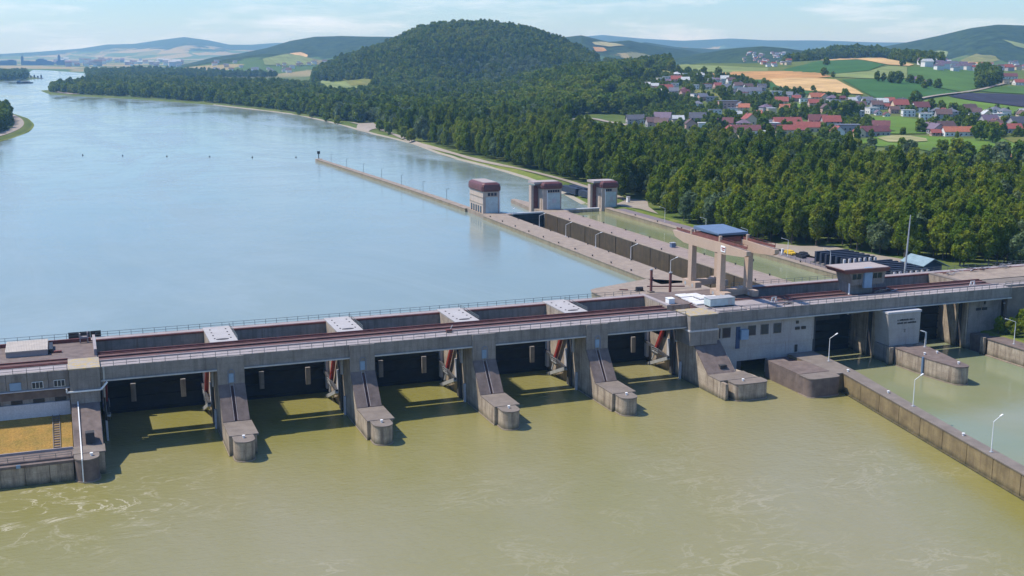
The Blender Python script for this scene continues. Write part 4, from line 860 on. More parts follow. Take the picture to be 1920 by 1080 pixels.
rack('dark steel stoplogs racked in rows between the mast and the blue shed', 222.0, 61.0, 7, 14.5, 7)
for k, (x, y) in enumerate(((224.5, 322), (229.3, 322), (224.5, 298))):
    t = thing('stoplog_stack', ['long dark stack of stoplogs on the bank, river side far one', 'long dark stack of stoplogs on the bank, nearer the trees', 'dark stack of stoplogs closest to the rightmost gate tower'][k], 'stoplog stack', (x, y, 11.5), 'stoplog stacks by the towpath')
    for j in range(3): B().box(x + .03 * j, x + 3.2, y, y + 20 + (j % 2) * .4, 11.4 + j * 1.1, 12.4 + j * 1.1).obj('steel_stoplog', m_navy, t)
t = thing('parked_car', 'dark car with white roof boxes parked by the service road', 'car', (222.5, 112, 11.5))
def car(t, x, y, L_, w_, body):
    B().yz([(y, 11.8), (y, 12.4), (y + .9, 12.6), (y + 1.4, 13.1), (y + L_ - .7, 13.1), (y + L_, 12.5), (y + L_, 11.8)], x, x + w_).obj('body', body, t)
    for yy_ in (y + .8, y + L_ - .9):
        for xx_ in (x - .02, x + w_ - .2): B().tube((xx_, yy_, 11.85), (xx_ + .22, yy_, 11.85), .34, 10).obj('wheel', m_black, t)
    B().box(x + .1, x + w_ - .1, y + 1.2, y + L_ - .9, 12.65, 13.0).obj('window', m_glass, t)
car(t, 222.5, 112, 4.4, 1.8, m_black)
t = thing('parked_car', 'yellow van parked at the edge of the wood by the lock road', 'van', (222.6, 119, 11.5)); car(t, 222.6, 119, 5, 1.9, m_yellow)
t = thing('parked_car', 'black pickup parked between the yellow van and the road', 'car', (225.4, 114, 11.5)); car(t, 225.4, 114, 4.6, 1.8, m_black)
t = thing('white_post', 'white post box beside the yellow van', 'post', (220.6, 122, 11.5)); B().box(220.4, 221.0, 122, 122.6, 11.4, 13.6).obj('body', m_white, t); B().box(220.3, 221.1, 121.9, 122.7, 13.6, 13.7).obj('lid', m_white, t)
t = thing('white_post', 'white kiosk by the path near the rightmost gate tower', 'kiosk', (236, 283, 11.5)); B().box(236, 237.4, 283, 284.4, 11.2, 14.2).obj('body', m_white, t); B().box(235.8, 237.6, 282.8, 284.6, 14.2, 14.4).obj('lid', m_steel, t)
LR = 'lamps along the east service road'
for k, y in enumerate((92, 118, 146, 178, 214)): lamp(220.2, y, 11.5, 6.2, math.radians(-80), ['lamp on the east road closest to the dam', 'lamp on the east road by the parked cars', 'lamp on the east road behind the crane roof', 'lamp on the east road, second from the gate tower', 'lamp on the east road nearest the gate tower'][k], LR, 1.8)

# ------------------------------------------------------------------ buoys and boats
for k, (x, y) in enumerate([(-15.3, 688.1), (12.4, 673.2), (42.8, 657.4), (71.9, 642.2), (100.7, 627.1), (130.8, 616.3)]):
    t = thing('river_buoy', ['leftmost dark buoy in the headwater', 'second dark buoy from the left', 'third dark buoy from the left', 'third dark buoy from the right', 'second dark buoy from the right', 'dark buoy nearest the approach wall tip'][k], 'buoy', (x, y, 9.6), 'row of dark river buoys')
    B().tube((x, y, 9.2), (x, y, 10.0), 0.55, 12).obj('float', m_black, t); B().tube((x, y, 10.0), (x, y, 10.6), 0.35, 10, 0.2).obj('top', m_black, t)
t = thing('cargo_barge', 'dark cargo barge far up the river at the left', 'barge', (-100, 2860, 9.6))
B().xz([(-120, 9.2), (-122, 13.0), (-85, 12.6), (-83, 12.0), (-86, 9.2)], 2856, 2866).obj('hull', m_navy, t); B().box(-120, -112, 2857, 2865, 13, 17).obj('cabin', m_blue, t); B().box(-108, -90, 2858, 2864, 12.7, 14).obj('hatch', m_rust, t)
t = thing('jetty', 'dark landing stage at the wooded point upstream left', 'jetty', (-88, 3420, 9.6)); B().box(-104, -66, 3400, 3425, 8, 11.6).obj('deck', m_revet, t)
for k in range(4): B().box(-100 + k * 9, -96 + k * 9, 3408, 3414, 11.6, 17 + k % 2 * 3).obj('shed', m_navy, t)

# ------------------------------------------------------------------ draped sheets: fields, roads, banks
def clipz(bm_pts, L_, name, mat, off, label=None):
    import bmesh
    bm = bmesh.new(); vs = [bm.verts.new((x, y, 0)) for x, y in bm_pts]; f = bm.faces.new(vs)
    bmesh.ops.triangulate(bm, faces=[f])
    for _ in range(9):
        ed = [e for e in bm.edges if e.calc_length() > L_]
        if not ed: break
        bmesh.ops.subdivide_edges(bm, edges=ed, cuts=1); bmesh.ops.triangulate(bm, faces=bm.faces[:])
    co = np.array([v.co[:] for v in bm.verts]); z = H(co[:, 0], co[:, 1]) + off
    for v, q in zip(bm.verts, z): v.co.z = q
    bmesh.ops.recalc_face_normals(bm, faces=bm.faces)
    if sum(f.normal.z for f in bm.faces) < 0: bmesh.ops.reverse_faces(bm, faces=bm.faces)
    me = bpy.data.meshes.new(name); bm.to_mesh(me); bm.free(); me.materials.append(mat); me.polygons.foreach_set('use_smooth', [True] * len(me.polygons))
    o = bpy.data.objects.new(name, me); C.objects.link(o); struct(o); return o
FIELDS = []
def field(pts, mat, off=0.9, L_=30):
    q = []
    n = len(pts)
    for i in range(n):
        (x0, y0), (x1, y1) = pts[i], pts[(i + 1) % n]; k = max(1, int(math.hypot(x1 - x0, (y1 - y0) * 2) / 25))
        for j in range(k):
            g = GT(x0 + (x1 - x0) * j / k, y0 + (y1 - y0) * j / k)
            if g is not None: q.append((g[0], g[1]))
    if len(q) < 3: return
    FIELDS.append([proj(x, y, H(x, y)) for x, y in q])
    return clipz(q, L_, 'field', mat, off)
def strip(pts, w, mat, name='path', off=0.5, world=False, smooth_n=3):
    P_ = np.array([p[:2] for p in (pts if world else [GT(*p) for p in pts])])
    for _ in range(smooth_n): P_ = np.vstack([P_[:1]] + [np.vstack([a * .75 + b * .25, a * .25 + b * .75]) for a, b in zip(P_[:-1], P_[1:])] + [P_[-1:]])
    out = [P_[0]]
    for a, b in zip(P_[:-1], P_[1:]):
        k = max(1, int(np.hypot(*(b - a)) / 15)); out += [a + (b - a) * (j + 1) / k for j in range(k)]
    P_ = np.array(out); T = np.gradient(P_, axis=0); T /= np.hypot(T[:, 0], T[:, 1])[:, None] + 1e-9; N = np.stack([-T[:, 1], T[:, 0]], 1)
    A = P_ + N * w / 2; D_ = P_ - N * w / 2; V = np.vstack([A, D_]); z = H(V[:, 0], V[:, 1]) + off; k = len(P_)
    F_ = np.array([(i, i + k, i + k + 1, i + 1) for i in range(k - 1)])
    me = np_mesh(name, np.column_stack([V, z]), F_, mat); o = bpy.data.objects.new(name, me); C.objects.link(o); struct(o); return P_
z4 = lambda l: [(1440 + x / 3.375, y / 3.375) for x, y in l]
z3 = lambda l: [(960 + x / 3.6, y / 3.6) for x, y in l]
z2 = lambda l: [(480 + x / 3.6, y / 3.6) for x, y in l]
f_tan = field_mat('ripe_wheat_field', (0.56, 0.38, 0.17), (0.50, 0.33, 0.15), 0.4)
f_tan2 = field_mat('orange_brown_stubble', (0.47, 0.26, 0.10), (0.42, 0.24, 0.09), 0.4)
f_g1 = field_mat('mid_green_crop', (0.065, 0.14, 0.03), (0.085, 0.16, 0.035), 0.9)
f_g2 = field_mat('pale_green_crop', (0.20, 0.24, 0.085), (0.17, 0.22, 0.075), 0.6)
f_g3 = field_mat('deep_green_crop', (0.04, 0.11, 0.03), (0.055, 0.13, 0.03), 1.2)
f_g4 = field_mat('bright_meadow', (0.10, 0.19, 0.022), (0.14, 0.21, 0.035), 0.2)
f_dk = field_mat('dark_netted_field', (0.035, 0.035, 0.055), (0.05, 0.048, 0.07), 0.7)
f_ol = field_mat('olive_meadow', (0.20, 0.19, 0.045), (0.15, 0.17, 0.04), 0.5)
f_mown = field_mat('mown_pale_meadow', (0.36, 0.32, 0.16), (0.28, 0.28, 0.12), 0.3)
f_red = field_mat('reddish_bare_soil', (0.40, 0.20, 0.09), (0.36, 0.17, 0.08), 0.5)
field(z3([(1085, 438), (1440, 448), (1728, 462), (1728, 486), (1430, 497), (1090, 474)]), f_g2)
field(z3([(1300, 505), (1480, 487), (1728, 483), (1850, 483), (2060, 492), (2160, 520), (1960, 540), (1728, 552), (1560, 540), (1430, 532), (1330, 528)]), f_tan2)
field(z4([(10, 505), (120, 499), (270, 497), (430, 508), (500, 545), (560, 575), (605, 603), (450, 594), (300, 584), (110, 566), (50, 545), (25, 520)]), f_tan, 1.4)
field(z4([(100, 441), (230, 412), (330, 388), (560, 381), (740, 412), (640, 449), (430, 468), (200, 462), (110, 452)]), f_g3)
field(z4([(330, 384), (440, 372), (640, 368), (760, 377), (860, 395), (925, 411), (890, 420), (760, 411), (700, 400), (560, 377), (400, 385)]), f_tan)
field(z4([(425, 490), (430, 470), (640, 452), (760, 422), (880, 424), (880, 500), (640, 500)]), f_g2)
field(z4([(883, 424), (1100, 428), (1330, 455), (1325, 560), (1240, 588), (1110, 562), (980, 520), (883, 500)]), f_g1)
field(z4([(470, 508), (640, 504), (880, 504), (975, 524), (1105, 566), (1230, 590), (1000, 626), (870, 645), (700, 632), (630, 600), (560, 560)]), f_g3, 1.1)
field(z4([(1145, 612), (1255, 592), (1450, 595), (1700, 608), (1700, 690), (1400, 652), (1250, 632)]), f_dk)
field(z4([(1340, 580), (1450, 552), (1550, 548), (1700, 555), (1700, 602), (1440, 588)]), f_g1)
field(z4([(990, 640), (1130, 616), (1250, 637), (1400, 658), (1700, 698), (1700, 740), (1450, 715), (1200, 705), (1010, 690)]), f_g4)
field(z4([(470, 905), (620, 882), (720, 862), (1000, 866), (1250, 882), (1500, 880), (1720, 868), (1720, 1000), (1500, 1012), (1300, 1005), (1080, 970), (900, 940), (560, 925)]), f_g4, 0.7, 18)
field(z4([(690, 880), (780, 864), (900, 866), (1000, 884), (1010, 900), (900, 908), (760, 906)]), f_mown, 1.3, 18)
field(z4([(1480, 880), (1720, 872), (1720, 915), (1560, 912)]), f_ol, 1.2, 18)
field(z4([(1520, 985), (1720, 962), (1720, 1015), (1540, 1010)]), f_red, 1.2, 18)
field(z4([(620, 745), (830, 742), (1000, 772), (1000, 850), (860, 852), (760, 850), (650, 800)]), f_g4, 0.9, 18)
field(z3([(725, 520), (860, 492), (960, 474), (1090, 482), (1060, 500), (900, 520), (760, 534)]), f_ol)
field(z3([(545, 440), (590, 428), (640, 455), (665, 490), (600, 480)]), f_g4)
field(z3([(1200, 600), (1400, 640), (1520, 690), (1400, 690), (1240, 640)]), f_ol, 0.9, 20)
field([(1160 + x / 5.05, 120 + y / 5.05) for x, y in [(1190, 152), (1370, 152), (1500, 200), (1900, 268), (1900, 296), (1600, 275), (1450, 255), (1410, 200), (1300, 180)]], f_g3, 0.9)
field([(1160 + x / 5.05, 120 + y / 5.05) for x, y in [(1640, 380), (1800, 385), (1830, 440), (1700, 455)]], f_g4, 0.9, 18)
field([(1160 + x / 5.05, 120 + y / 5.05) for x, y in [(860, 665), (1300, 690), (1390, 710), (1300, 722), (900, 700)]], f_mown, 0.9, 15)
field(z2([(400, 565), (450, 545), (520, 560), (620, 546), (720, 537), (815, 540), (812, 585), (700, 600), (640, 622), (600, 610), (480, 596)]), f_g2)
field(z2([(600, 552), (720, 538), (812, 542), (800, 575), (640, 582)]), f_ol, 1.6)
field(z2([(485, 603), (560, 600), (610, 612), (590, 640), (495, 626)]), f_red, 1.4)
field(z2([(1410, 520), (1450, 515), (1475, 540), (1470, 575), (1420, 570)]), f_g2)
field(z2([(1485, 572), (1570, 570), (1660, 583), (1600, 600), (1490, 596)]), f_ol)
field(z2([(45, 400), (180, 372), (300, 378), (385, 402), (400, 440), (230, 448), (60, 440)]), f_g2, 2.0)
field(z2([(230, 362), (300, 355), (350, 372), (300, 380)]), f_tan, 2.0)
field(z4([(800, 342), (960, 325), (1140, 330), (1120, 385), (960, 388), (820, 372)]), f_g2, 1.6)
field(z4([(1215, 385), (1320, 342), (1440, 358), (1470, 385), (1420, 395), (1230, 395)]), f_ol, 1.8)
field(z4([(1215, 395), (1430, 400), (1420, 412), (1230, 412)]), f_tan2, 2.2)
field(z4([(1485, 255), (1540, 265), (1700, 300), (1700, 322), (1560, 295)]), f_g2, 3)
field(z3([(545, 320), (620, 325), (640, 345), (570, 352)]), f_tan2, 2.5)
field(z3([(540, 290), (640, 290), (760, 312), (680, 318), (560, 306)]), f_mown, 3.5)
VP_ = strip(z4([(862, 668), (900, 650), (960, 632), (1060, 612), (1180, 598), (1260, 588), (1350, 573), (1450, 545), (1560, 520)]), 5.5, m_gravel, 'road', 2.0)
strip([(1600, 285), (1680, 293), (1760, 302), (1840, 312), (1880, 315), (1960, 322)], 4, m_gravel, 'road', 1.2)
strip([(1070, 225), (1110, 222), (1160, 233), (1230, 245), (1330, 262), (1400, 262)], 7, m_gravel, 'road', 0.9)
# towpath, bank edge
ebw = [(217.6, 262), (218.4, 276)] + EB[:13]
strip(ebw, 2.6, m_revet, 'bank_edge', 0.35, True, 1)
strip([(1180, 377), (1140, 364), (1080, 345), (1020, 328), (950, 312), (880, 298), (800, 275), (740, 253), (700, 238), (660, 230)], 4.2, m_gravel, 'path', 0.45)
strip([(1110, 380), (1060, 357), (1005, 336), (930, 313), (840, 290), (782, 268)], 9, m_verge, 'verge', 0.25)
field([(1150, 385), (1180, 373), (1214, 377), (1216, 388), (1235, 402), (1200, 392)], m_gravel, 0.2, 10)
field([(1404, 452), (1500, 462), (1560, 462), (1600, 472), (1690, 486), (1760, 500), (1750, 508), (1640, 505), (1560, 490), (1480, 478)], m_gravel, 0.2, 10)
field([(1100, 376), (1120, 372), (1155, 384), (1240, 405), (1420, 455), (1405, 462), (1250, 420), (1140, 392)], m_verge, 0.12, 10)
field([(672, 232), (700, 231), (712, 240), (690, 248), (668, 243)], m_gravel, 0.5, 10)

WB = RIVER[-9:-1]
wl_ = [(-102, 1440), (-80, 1330), (-64, 1230), (-55, 1100), (-58, 980), (-78, 855), (-130, 650)]
strip([(a - 13, b) for a, b in wl_], 9, m_gravel, 'path', 0.5, True)
strip([(a - 4.0, b) for a, b in wl_], 10, m_verge, 'verge', 0.25, True)
strip([(-40, 2200), (-30, 2150), (-20, 2080), (0, 1990)], 18, m_gravel, 'bank_edge', 0.5, True)

# ------------------------------------------------------------------ trees
def crown_mesh(name, seed, mat, Ht, R, nblob, nleaf, leaf, trunk_h=0.25, tall=1.0):
    r = np.random.default_rng(seed); V = []; 
    cz0 = Ht * trunk_h
    cs = []
    for i in range(nblob):
        u = (i + 0.5) / nblob; zc = cz0 + (Ht - cz0) * (0.12 + 0.78 * u); env = math.sin(math.pi * min(0.97, 0.18 + 0.80 * u) ** 1.0) ** 0.7
        a = i * 2.4 + r.uniform(-.5, .5); rr_ = R * env * r.uniform(0.25, 0.75)
        br = R * r.uniform(0.34, 0.56) * (0.65 + 0.5 * env) * (1.0 if tall == 1.0 else 0.86); cs.append((rr_ * math.cos(a), rr_ * math.sin(a), min(zc, Ht - br * .8), br))
    cs = np.array(cs); w = cs[:, 3] ** 2; w /= w.sum()
    k = r.choice(nblob, nleaf, p=w); d = r.normal(size=(nleaf, 3)); d[:, 2] = d[:, 2] * 0.85 + 0.18; d /= np.linalg.norm(d, axis=1)[:, None]
    rad = cs[k, 3] * r.uniform(0.72, 1.08, nleaf); c_ = cs[k, :3] + d * rad[:, None] * np.array([1, 1, 0.9 * tall])
    keep = np.ones(nleaf, bool)
    for j in range(nblob):      # drop leaves buried inside other clumps
        q = np.linalg.norm(c_ - cs[j, :3], axis=1) < cs[j, 3] * 0.62; keep &= ~q
    c_, d = c_[keep], d[keep]; m = len(c_)
    nrm = d + r.normal(scale=0.55, size=(m, 3)); nrm /= np.linalg.norm(nrm, axis=1)[:, None]
    a = np.cross(nrm, r.normal(size=(m, 3))); a /= np.linalg.norm(a, axis=1)[:, None]; b = np.cross(nrm, a)
    s = leaf * r.uniform(0.6, 1.3, m)[:, None]
    q = np.stack([c_ - a * s - b * s * .6, c_ + a * s * .8 - b * s * .7, c_ + a * s + b * s * .6, c_ - a * s * .7 + b * s * .8], 1).reshape(-1, 3)
    return np_mesh(name, q, np.arange(4 * m).reshape(-1, 4), mat)
def trunk_mesh(name, Ht, r0, seed):
    r = random.Random(seed); b = B(); top = Vector((r.uniform(-.3, .3), r.uniform(-.3, .3), Ht * 0.72)); b.tube((0, 0, -.5), top, r0, 7, r0 * .3)
    for k in range(4):
        q = Vector((0, 0, 0)).lerp(top, 0.35 + k * .14); a = k * 1.9 + r.random(); e = q + Vector((math.cos(a), math.sin(a), 1.1)) * Ht * .13; b.tube(q, e, r0 * .4, 5, r0 * .12)
    me = bpy.data.meshes.new(name); me.from_pydata([Vector(v) for v in b.v], [], b.f); me.update(); me.materials.append(m_bark); return me
#        name, leaf material, height, radius, blobs, leaves, leaf size
SPEC = [('round', m_leafA, 16, 4.4, 20, 3800, .36), ('round', m_leafB, 17, 4.6, 20, 3800, .36), ('poplar', m_leafA, 19, 3.3, 22, 3800, .33), ('poplar', m_leafB, 20, 3.6, 22, 3900, .33), ('willow', m_leafC, 14, 5.2, 14, 3400, .40), ('round', m_leafA, 13, 4.6, 12, 2800, .42)]
NEAR = []
for i, (nm, mt, ht, r_, nb, nl, lf) in enumerate(SPEC):
    NEAR.append((crown_mesh('crown', 100 + i, mt, ht, r_, nb, nl, lf, 0.14, 1.55 if nm == 'poplar' else 1.15), trunk_mesh('trunk', ht, 0.3, i), ht, nm))
FAR = []
for i, (mt, ht, r_) in enumerate([(m_leafA, 14, 6.0), (m_leafB, 15, 6.5), (m_leafB, 17, 5.6), (m_leafC, 13, 6.0)]):
    FAR.append((crown_mesh('crown', 200 + i, mt, ht, r_, 9, 560, 1.0, 0.10), trunk_mesh('trunk', ht, 0.35, 20 + i), ht, 'far'))
ALLT = NEAR + FAR
def tree(k, x, y, s, rz, label, group, z=None, name='tree', cat='tree'):
    z = float(H(x, y)) if z is None else z
    o = bpy.data.objects.new(name, None); C.objects.link(o); o.location = (x, y, z - .1); o.scale = (s, s, s * random.uniform(.92, 1.1)); o.rotation_euler = (0, 0, rz)
    o['label'] = label; o['category'] = cat
    if group: o['group'] = group
    for me_, nm in ((ALLT[k][0], 'crown'), (ALLT[k][1], 'trunk')):
        c_ = bpy.data.objects.new(nm, me_); C.objects.link(c_); c_.parent = o
    return o
FOREST_NEAR = [(1170, 380), (1180, 366), (1214, 374), (1232, 396), (1310, 426), (1400, 452), (1440, 462), (1530, 462), (1560, 456), (1590, 468), (1690, 486), (1760, 497), (1830, 505), (1880, 500), (2010, 506), (2010, 385), (1840, 366), (1700, 350), (1640, 340),
    (1540, 326), (1470, 317), (1400, 307), (1330, 298), (1240, 286), (1160, 274), (1080, 256), (1020, 215), (960, 190), (860, 180), (720, 182), (620, 185), (590, 168), (400, 158), (260, 150), (140, 141), (120, 150), (105, 163), (92, 173),
    (150, 177), (250, 182), (400, 193), (500, 204), (560, 212), (620, 224), (655, 228), (668, 230), (705, 230), (735, 246), (790, 266), (870, 290), (940, 306), (1010, 323), (1080, 342), (1120, 354)]
ZN = [(0, 900, 6.3), (900, 1500, 8.0), (1500, 2600, 11.5), (2600, 4200, 13)]
HOUSES_XY = []
pts_all = []
def scatter(poly, dmin, dmax, sp, jit=0.45, cond=None, az=None):
    D0, D1 = dmin, dmax; A0, A1 = math.radians(-4), math.radians(47)
    xs = np.arange(-500, 3200, sp); ys = np.arange(-250, 4200, sp); X, Y = np.meshgrid(xs, ys); X = X.ravel() + RNG.uniform(-jit, jit, X.size) * sp; Y = Y.ravel() + RNG.uniform(-jit, jit, Y.size) * sp
    dd = np.hypot(X - CAM[0], Y - CAM[1]); aa = np.arctan2(X - CAM[0], Y - CAM[1]); k = (dd > D0) & (dd <= D1) & (aa > A0) & (aa < A1); X, Y, dd = X[k], Y[k], dd[k]
    Z = H(X, Y); px, py = proj(X, Y, Z)
    k = (px > -60) & (px < 2000) & (Z > 9.9)
    if poly is not None: k &= inside(px, py, poly)
    if cond is not None: k &= cond(X, Y, Z, px, py, dd)
    for fpoly in FIELDS:
        fa = np.array(fpoly)
        if fa[:, 1].min() < py.max(): k &= ~inside(px, py, fpoly)
    return np.column_stack([X, Y, Z, dd])[k]
near_pts = [scatter(FOREST_NEAR, a, b, s) for a, b, s in ZN]
# hills: main wooded hill, spur, crest woods, far belts
HILL = scatter(None, 1800, 3500, 13.0, cond=lambda X, Y, Z, px, py, dd: ((px > 515) & (px < 1245) & (dd > 2180) & (dd < 3350) & (Z > 19)) | ((px > 700) & (px < 1000) & (dd > 2000) & (dd < 2300)))
SPUR = scatter([(840, 190), (940, 175), (1010, 150), (1090, 130), (1150, 126), (1200, 124), (1258, 124), (1262, 137), (1200, 150), (1160, 155), (1185, 178), (1215, 192), (1225, 204), (1160, 213), (1090, 214), (1060, 224), (1000, 212), (940, 195)], 1150, 2600, 10.0, cond=lambda X, Y, Z, px, py, dd: ~inside(px, py, [(1125, 188), (1160, 178), (1165, 205), (1125, 212)]))
WEDGE = scatter([(1140, 122), (1180, 110), (1258, 114), (1258, 134), (1170, 142), (1140, 135)], 2100, 2700, 9.5)
CREST = scatter([(1465, 122), (1520, 100), (1580, 86), (1640, 88), (1700, 100), (1745, 112), (1745, 125), (1640, 108), (1545, 112), (1480, 124)], 2550, 3500, 10.5)
WEST = scatter([(-60, 205), (8, 205), (14, 215), (16, 232), (4, 246), (-60, 262)], 800, 1500, 8)
FARW = scatter([(-60, 128), (40, 130), (52, 140), (50, 150), (-60, 153)], 2600, 4200, 13) 
FARM = scatter([(60, 123), (120, 126), (300, 135), (500, 143), (600, 150), (600, 170), (400, 160), (260, 150), (140, 141), (60, 133)], 3600, 6000, 15)
belts = [z4([(775, 350), (940, 345), (1040, 385), (1110, 390), (1100, 420), (960, 420), (930, 400), (800, 380)]), z4([(1325, 475), (1460, 475), (1455, 530), (1400, 558), (1325, 560)])]
BELT = np.vstack([scatter(b_, 1300, 4200, 10) for b_ in belts])
print('forest', [len(a) for a in near_pts], len(HILL), len(SPUR), len(WEDGE), len(CREST), len(WEST), len(FARW), len(FARM), len(BELT))
ORD = 'first second third fourth fifth sixth seventh eighth ninth tenth eleventh twelfth thirteenth fourteenth fifteenth sixteenth seventeenth eighteenth nineteenth twentieth'.split()
TENS = {2: 'twenty', 3: 'thirty', 4: 'forty', 5: 'fifty', 6: 'sixty', 7: 'seventy', 8: 'eighty', 9: 'ninety'}
def ordn(i):
    if i < 20: return ORD[i]
    t_, u_ = divmod(i + 1, 10); return TENS[t_][:-1] + 'ieth' if u_ == 0 else TENS[t_] + '-' + ORD[u_ - 1]
# ------------------------------------------------------------------ village houses
def tint_mat(name, rough=0.8, var=0.2, sc=0.5):
    m, t, b = new_mat(name); oi = t.nodes.new('ShaderNodeObjectInfo'); f = rng(t, noise(t, pos(t), sc, 4), 0.3, 0.7, 1 - var, 1 + var)
    fc = tnode(t, 'ShaderNodeCombineXYZ', {0: f, 1: f, 2: f}).outputs[0]
    t.links.new(mixc(t, 1.0, oi.outputs['Color'], fc, 'MULTIPLY'), b.inputs['Base Color']); b.inputs['Roughness'].default_value = rough; return m
m_roofc = tint_mat('clay_or_slate_roof', 0.75, 0.2); m_wallc = tint_mat('rendered_house_wall', 0.85, 0.06)
ROOF = dict(red=(0.25, 0.065, 0.05), orange=(0.34, 0.115, 0.06), darkred=(0.13, 0.042, 0.045), brown=(0.11, 0.065, 0.06), grey=(0.12, 0.13, 0.16), darkgrey=(0.07, 0.075, 0.095), pale=(0.42, 0.44, 0.44), purple=(0.14, 0.10, 0.14))
WALL = dict(white=(0.72, 0.71, 0.68), cream=(0.62, 0.50, 0.34), grey=(0.36, 0.35, 0.35), pink=(0.50, 0.32, 0.27), yellow=(0.62, 0.42, 0.15))
HM = {}
def hmesh(key, bld, mat):
    me = bpy.data.meshes.new(key); 
    import bmesh
    me.from_pydata([Vector(v) for v in bld.v], [], bld.f); bm = bmesh.new(); bm.from_mesh(me); bmesh.ops.recalc_face_normals(bm, faces=bm.faces); bm.to_mesh(me); bm.free()
    me.materials.append(mat); return me
def house_kit(L_, W_, e, r_, kind):
    k = (L_, W_, e, r_, kind)
    if k in HM: return HM[k]
    a, b_ = L_ / 2, W_ / 2; parts = []
    parts.append(('wall', hmesh('wall', B().box(-a, a, -b_, b_, -2.5, e), m_wallc), (0, 0, 0)))
    if kind == 'gable':
        w = B(); w.add([(-a, -b_, e), (-a, b_, e), (-a, 0, r_ - .15), (a, -b_, e), (a, b_, e), (a, 0, r_ - .15)], [(0, 1, 2), (3, 5, 4)]); parts.append(('gable', hmesh('gable', w, m_wallc), (0, 0, 0)))
        rf = B(); o_ = 0.7; sl = (r_ - e) / b_; ze = e - o_ * sl
        for s in (-1, 1): rf.pris([(-a - o_, s * (b_ + o_), ze), (a + o_, s * (b_ + o_), ze), (a + o_, 0, r_), (-a - o_, 0, r_)], [(-a - o_, s * (b_ + o_), ze + .25), (a + o_, s * (b_ + o_), ze + .25), (a + o_, 0, r_ + .25), (-a - o_, 0, r_ + .25)])
    elif kind == 'hip':
        rf = B(); o_ = .7; h_ = max(0.5, a - b_); rf.add([(-a - o_, -b_ - o_, e), (a + o_, -b_ - o_, e), (a + o_, b_ + o_, e), (-a - o_, b_ + o_, e), (-h_, 0, r_), (h_, 0, r_)], [(0, 1, 5, 4), (2, 3, 4, 5), (1, 2, 5), (3, 0, 4), (0, 3, 2, 1)])
    else:
        rf = B().box(-a - .4, a + .4, -b_ - .4, b_ + .4, e, e + .45)
    parts.append(('roof', hmesh('roof', rf, m_roofc), (0, 0, 0)))
    if kind != 'flat': parts.append(('chimney', hmesh('chimney', B().box(a * .3, a * .3 + .8, .6, 1.4, r_ - 1.6, r_ + .9), m_cream), (0, 0, 0)))
    win = hmesh('window', B().box(-.65, .65, -.06, .06, -.65, .65), m_glass)
    for s in (-1, 1):
        for fl in ([1.6, 4.3] if e > 4.5 else [1.7]):
            n = max(2, int(L_ / 4))
            for i in range(n): parts.append(('window', win, (-a + (i + .5) * L_ / n, s * (b_ + .05), fl)))
    winx = hmesh('window', B().box(-.06, .06, -.65, .65, -.65, .65), m_glass)
    for s in (-1, 1): parts += [('window', winx, (s * (a + .05), -1.6, 1.7)), ('window', winx, (s * (a + .05), 1.6, 1.7))]
    parts.append(('door', hmesh('door', B().box(-.5, .5, -.07, .07, -1.0, 1.1), m_rust), (a * .1, -b_ - .06, 1.0)))
    HM[k] = parts; return parts
FORMS = {'g': (11, 8.5, 5.0, 8.6, 'gable'), 'G': (15, 10, 5.4, 10, 'gable'), 'h': (11, 9.5, 5.0, 8.0, 'hip'), 'f': (12, 9, 6.0, 6.4, 'flat'), 'l': (26, 10, 4.2, 8.2, 'gable'), 's': (8, 6.5, 3.0, 5.5, 'gable'), 'F': (20, 13, 7.5, 8, 'flat')}
FN = {'g': 'gabled house', 'G': 'big gabled house', 'h': 'hip roofed house', 'f': 'flat roofed house', 'l': 'long farm building', 's': 'small house', 'F': 'large flat roofed block'}
RN = dict(red='red', orange='orange red', darkred='dark red', brown='brown', grey='grey', darkgrey='dark grey', pale='pale', purple='purplish grey')
def house(px, py, form, roof, wall, rz, label, scale=1.0, group='village houses'):
    g = GT(px, py)
    if g is None: return
    x, y, z = g; o = bpy.data.objects.new('house', None); C.objects.link(o); o.location = (x, y, z); o.rotation_euler = (0, 0, rz); o.scale = (scale,) * 3
    o['label'] = label; o['category'] = 'house'; o['group'] = group
    for nm, me_, l in house_kit(*FORMS[form]):
        c_ = bpy.data.objects.new(nm, me_); C.objects.link(c_); c_.parent = o; c_.location = l
        c_.color = (*ROOF[roof], 1) if nm == 'roof' else (*WALL[wall], 1)
    HOUSES_XY.append((x, y)); return o
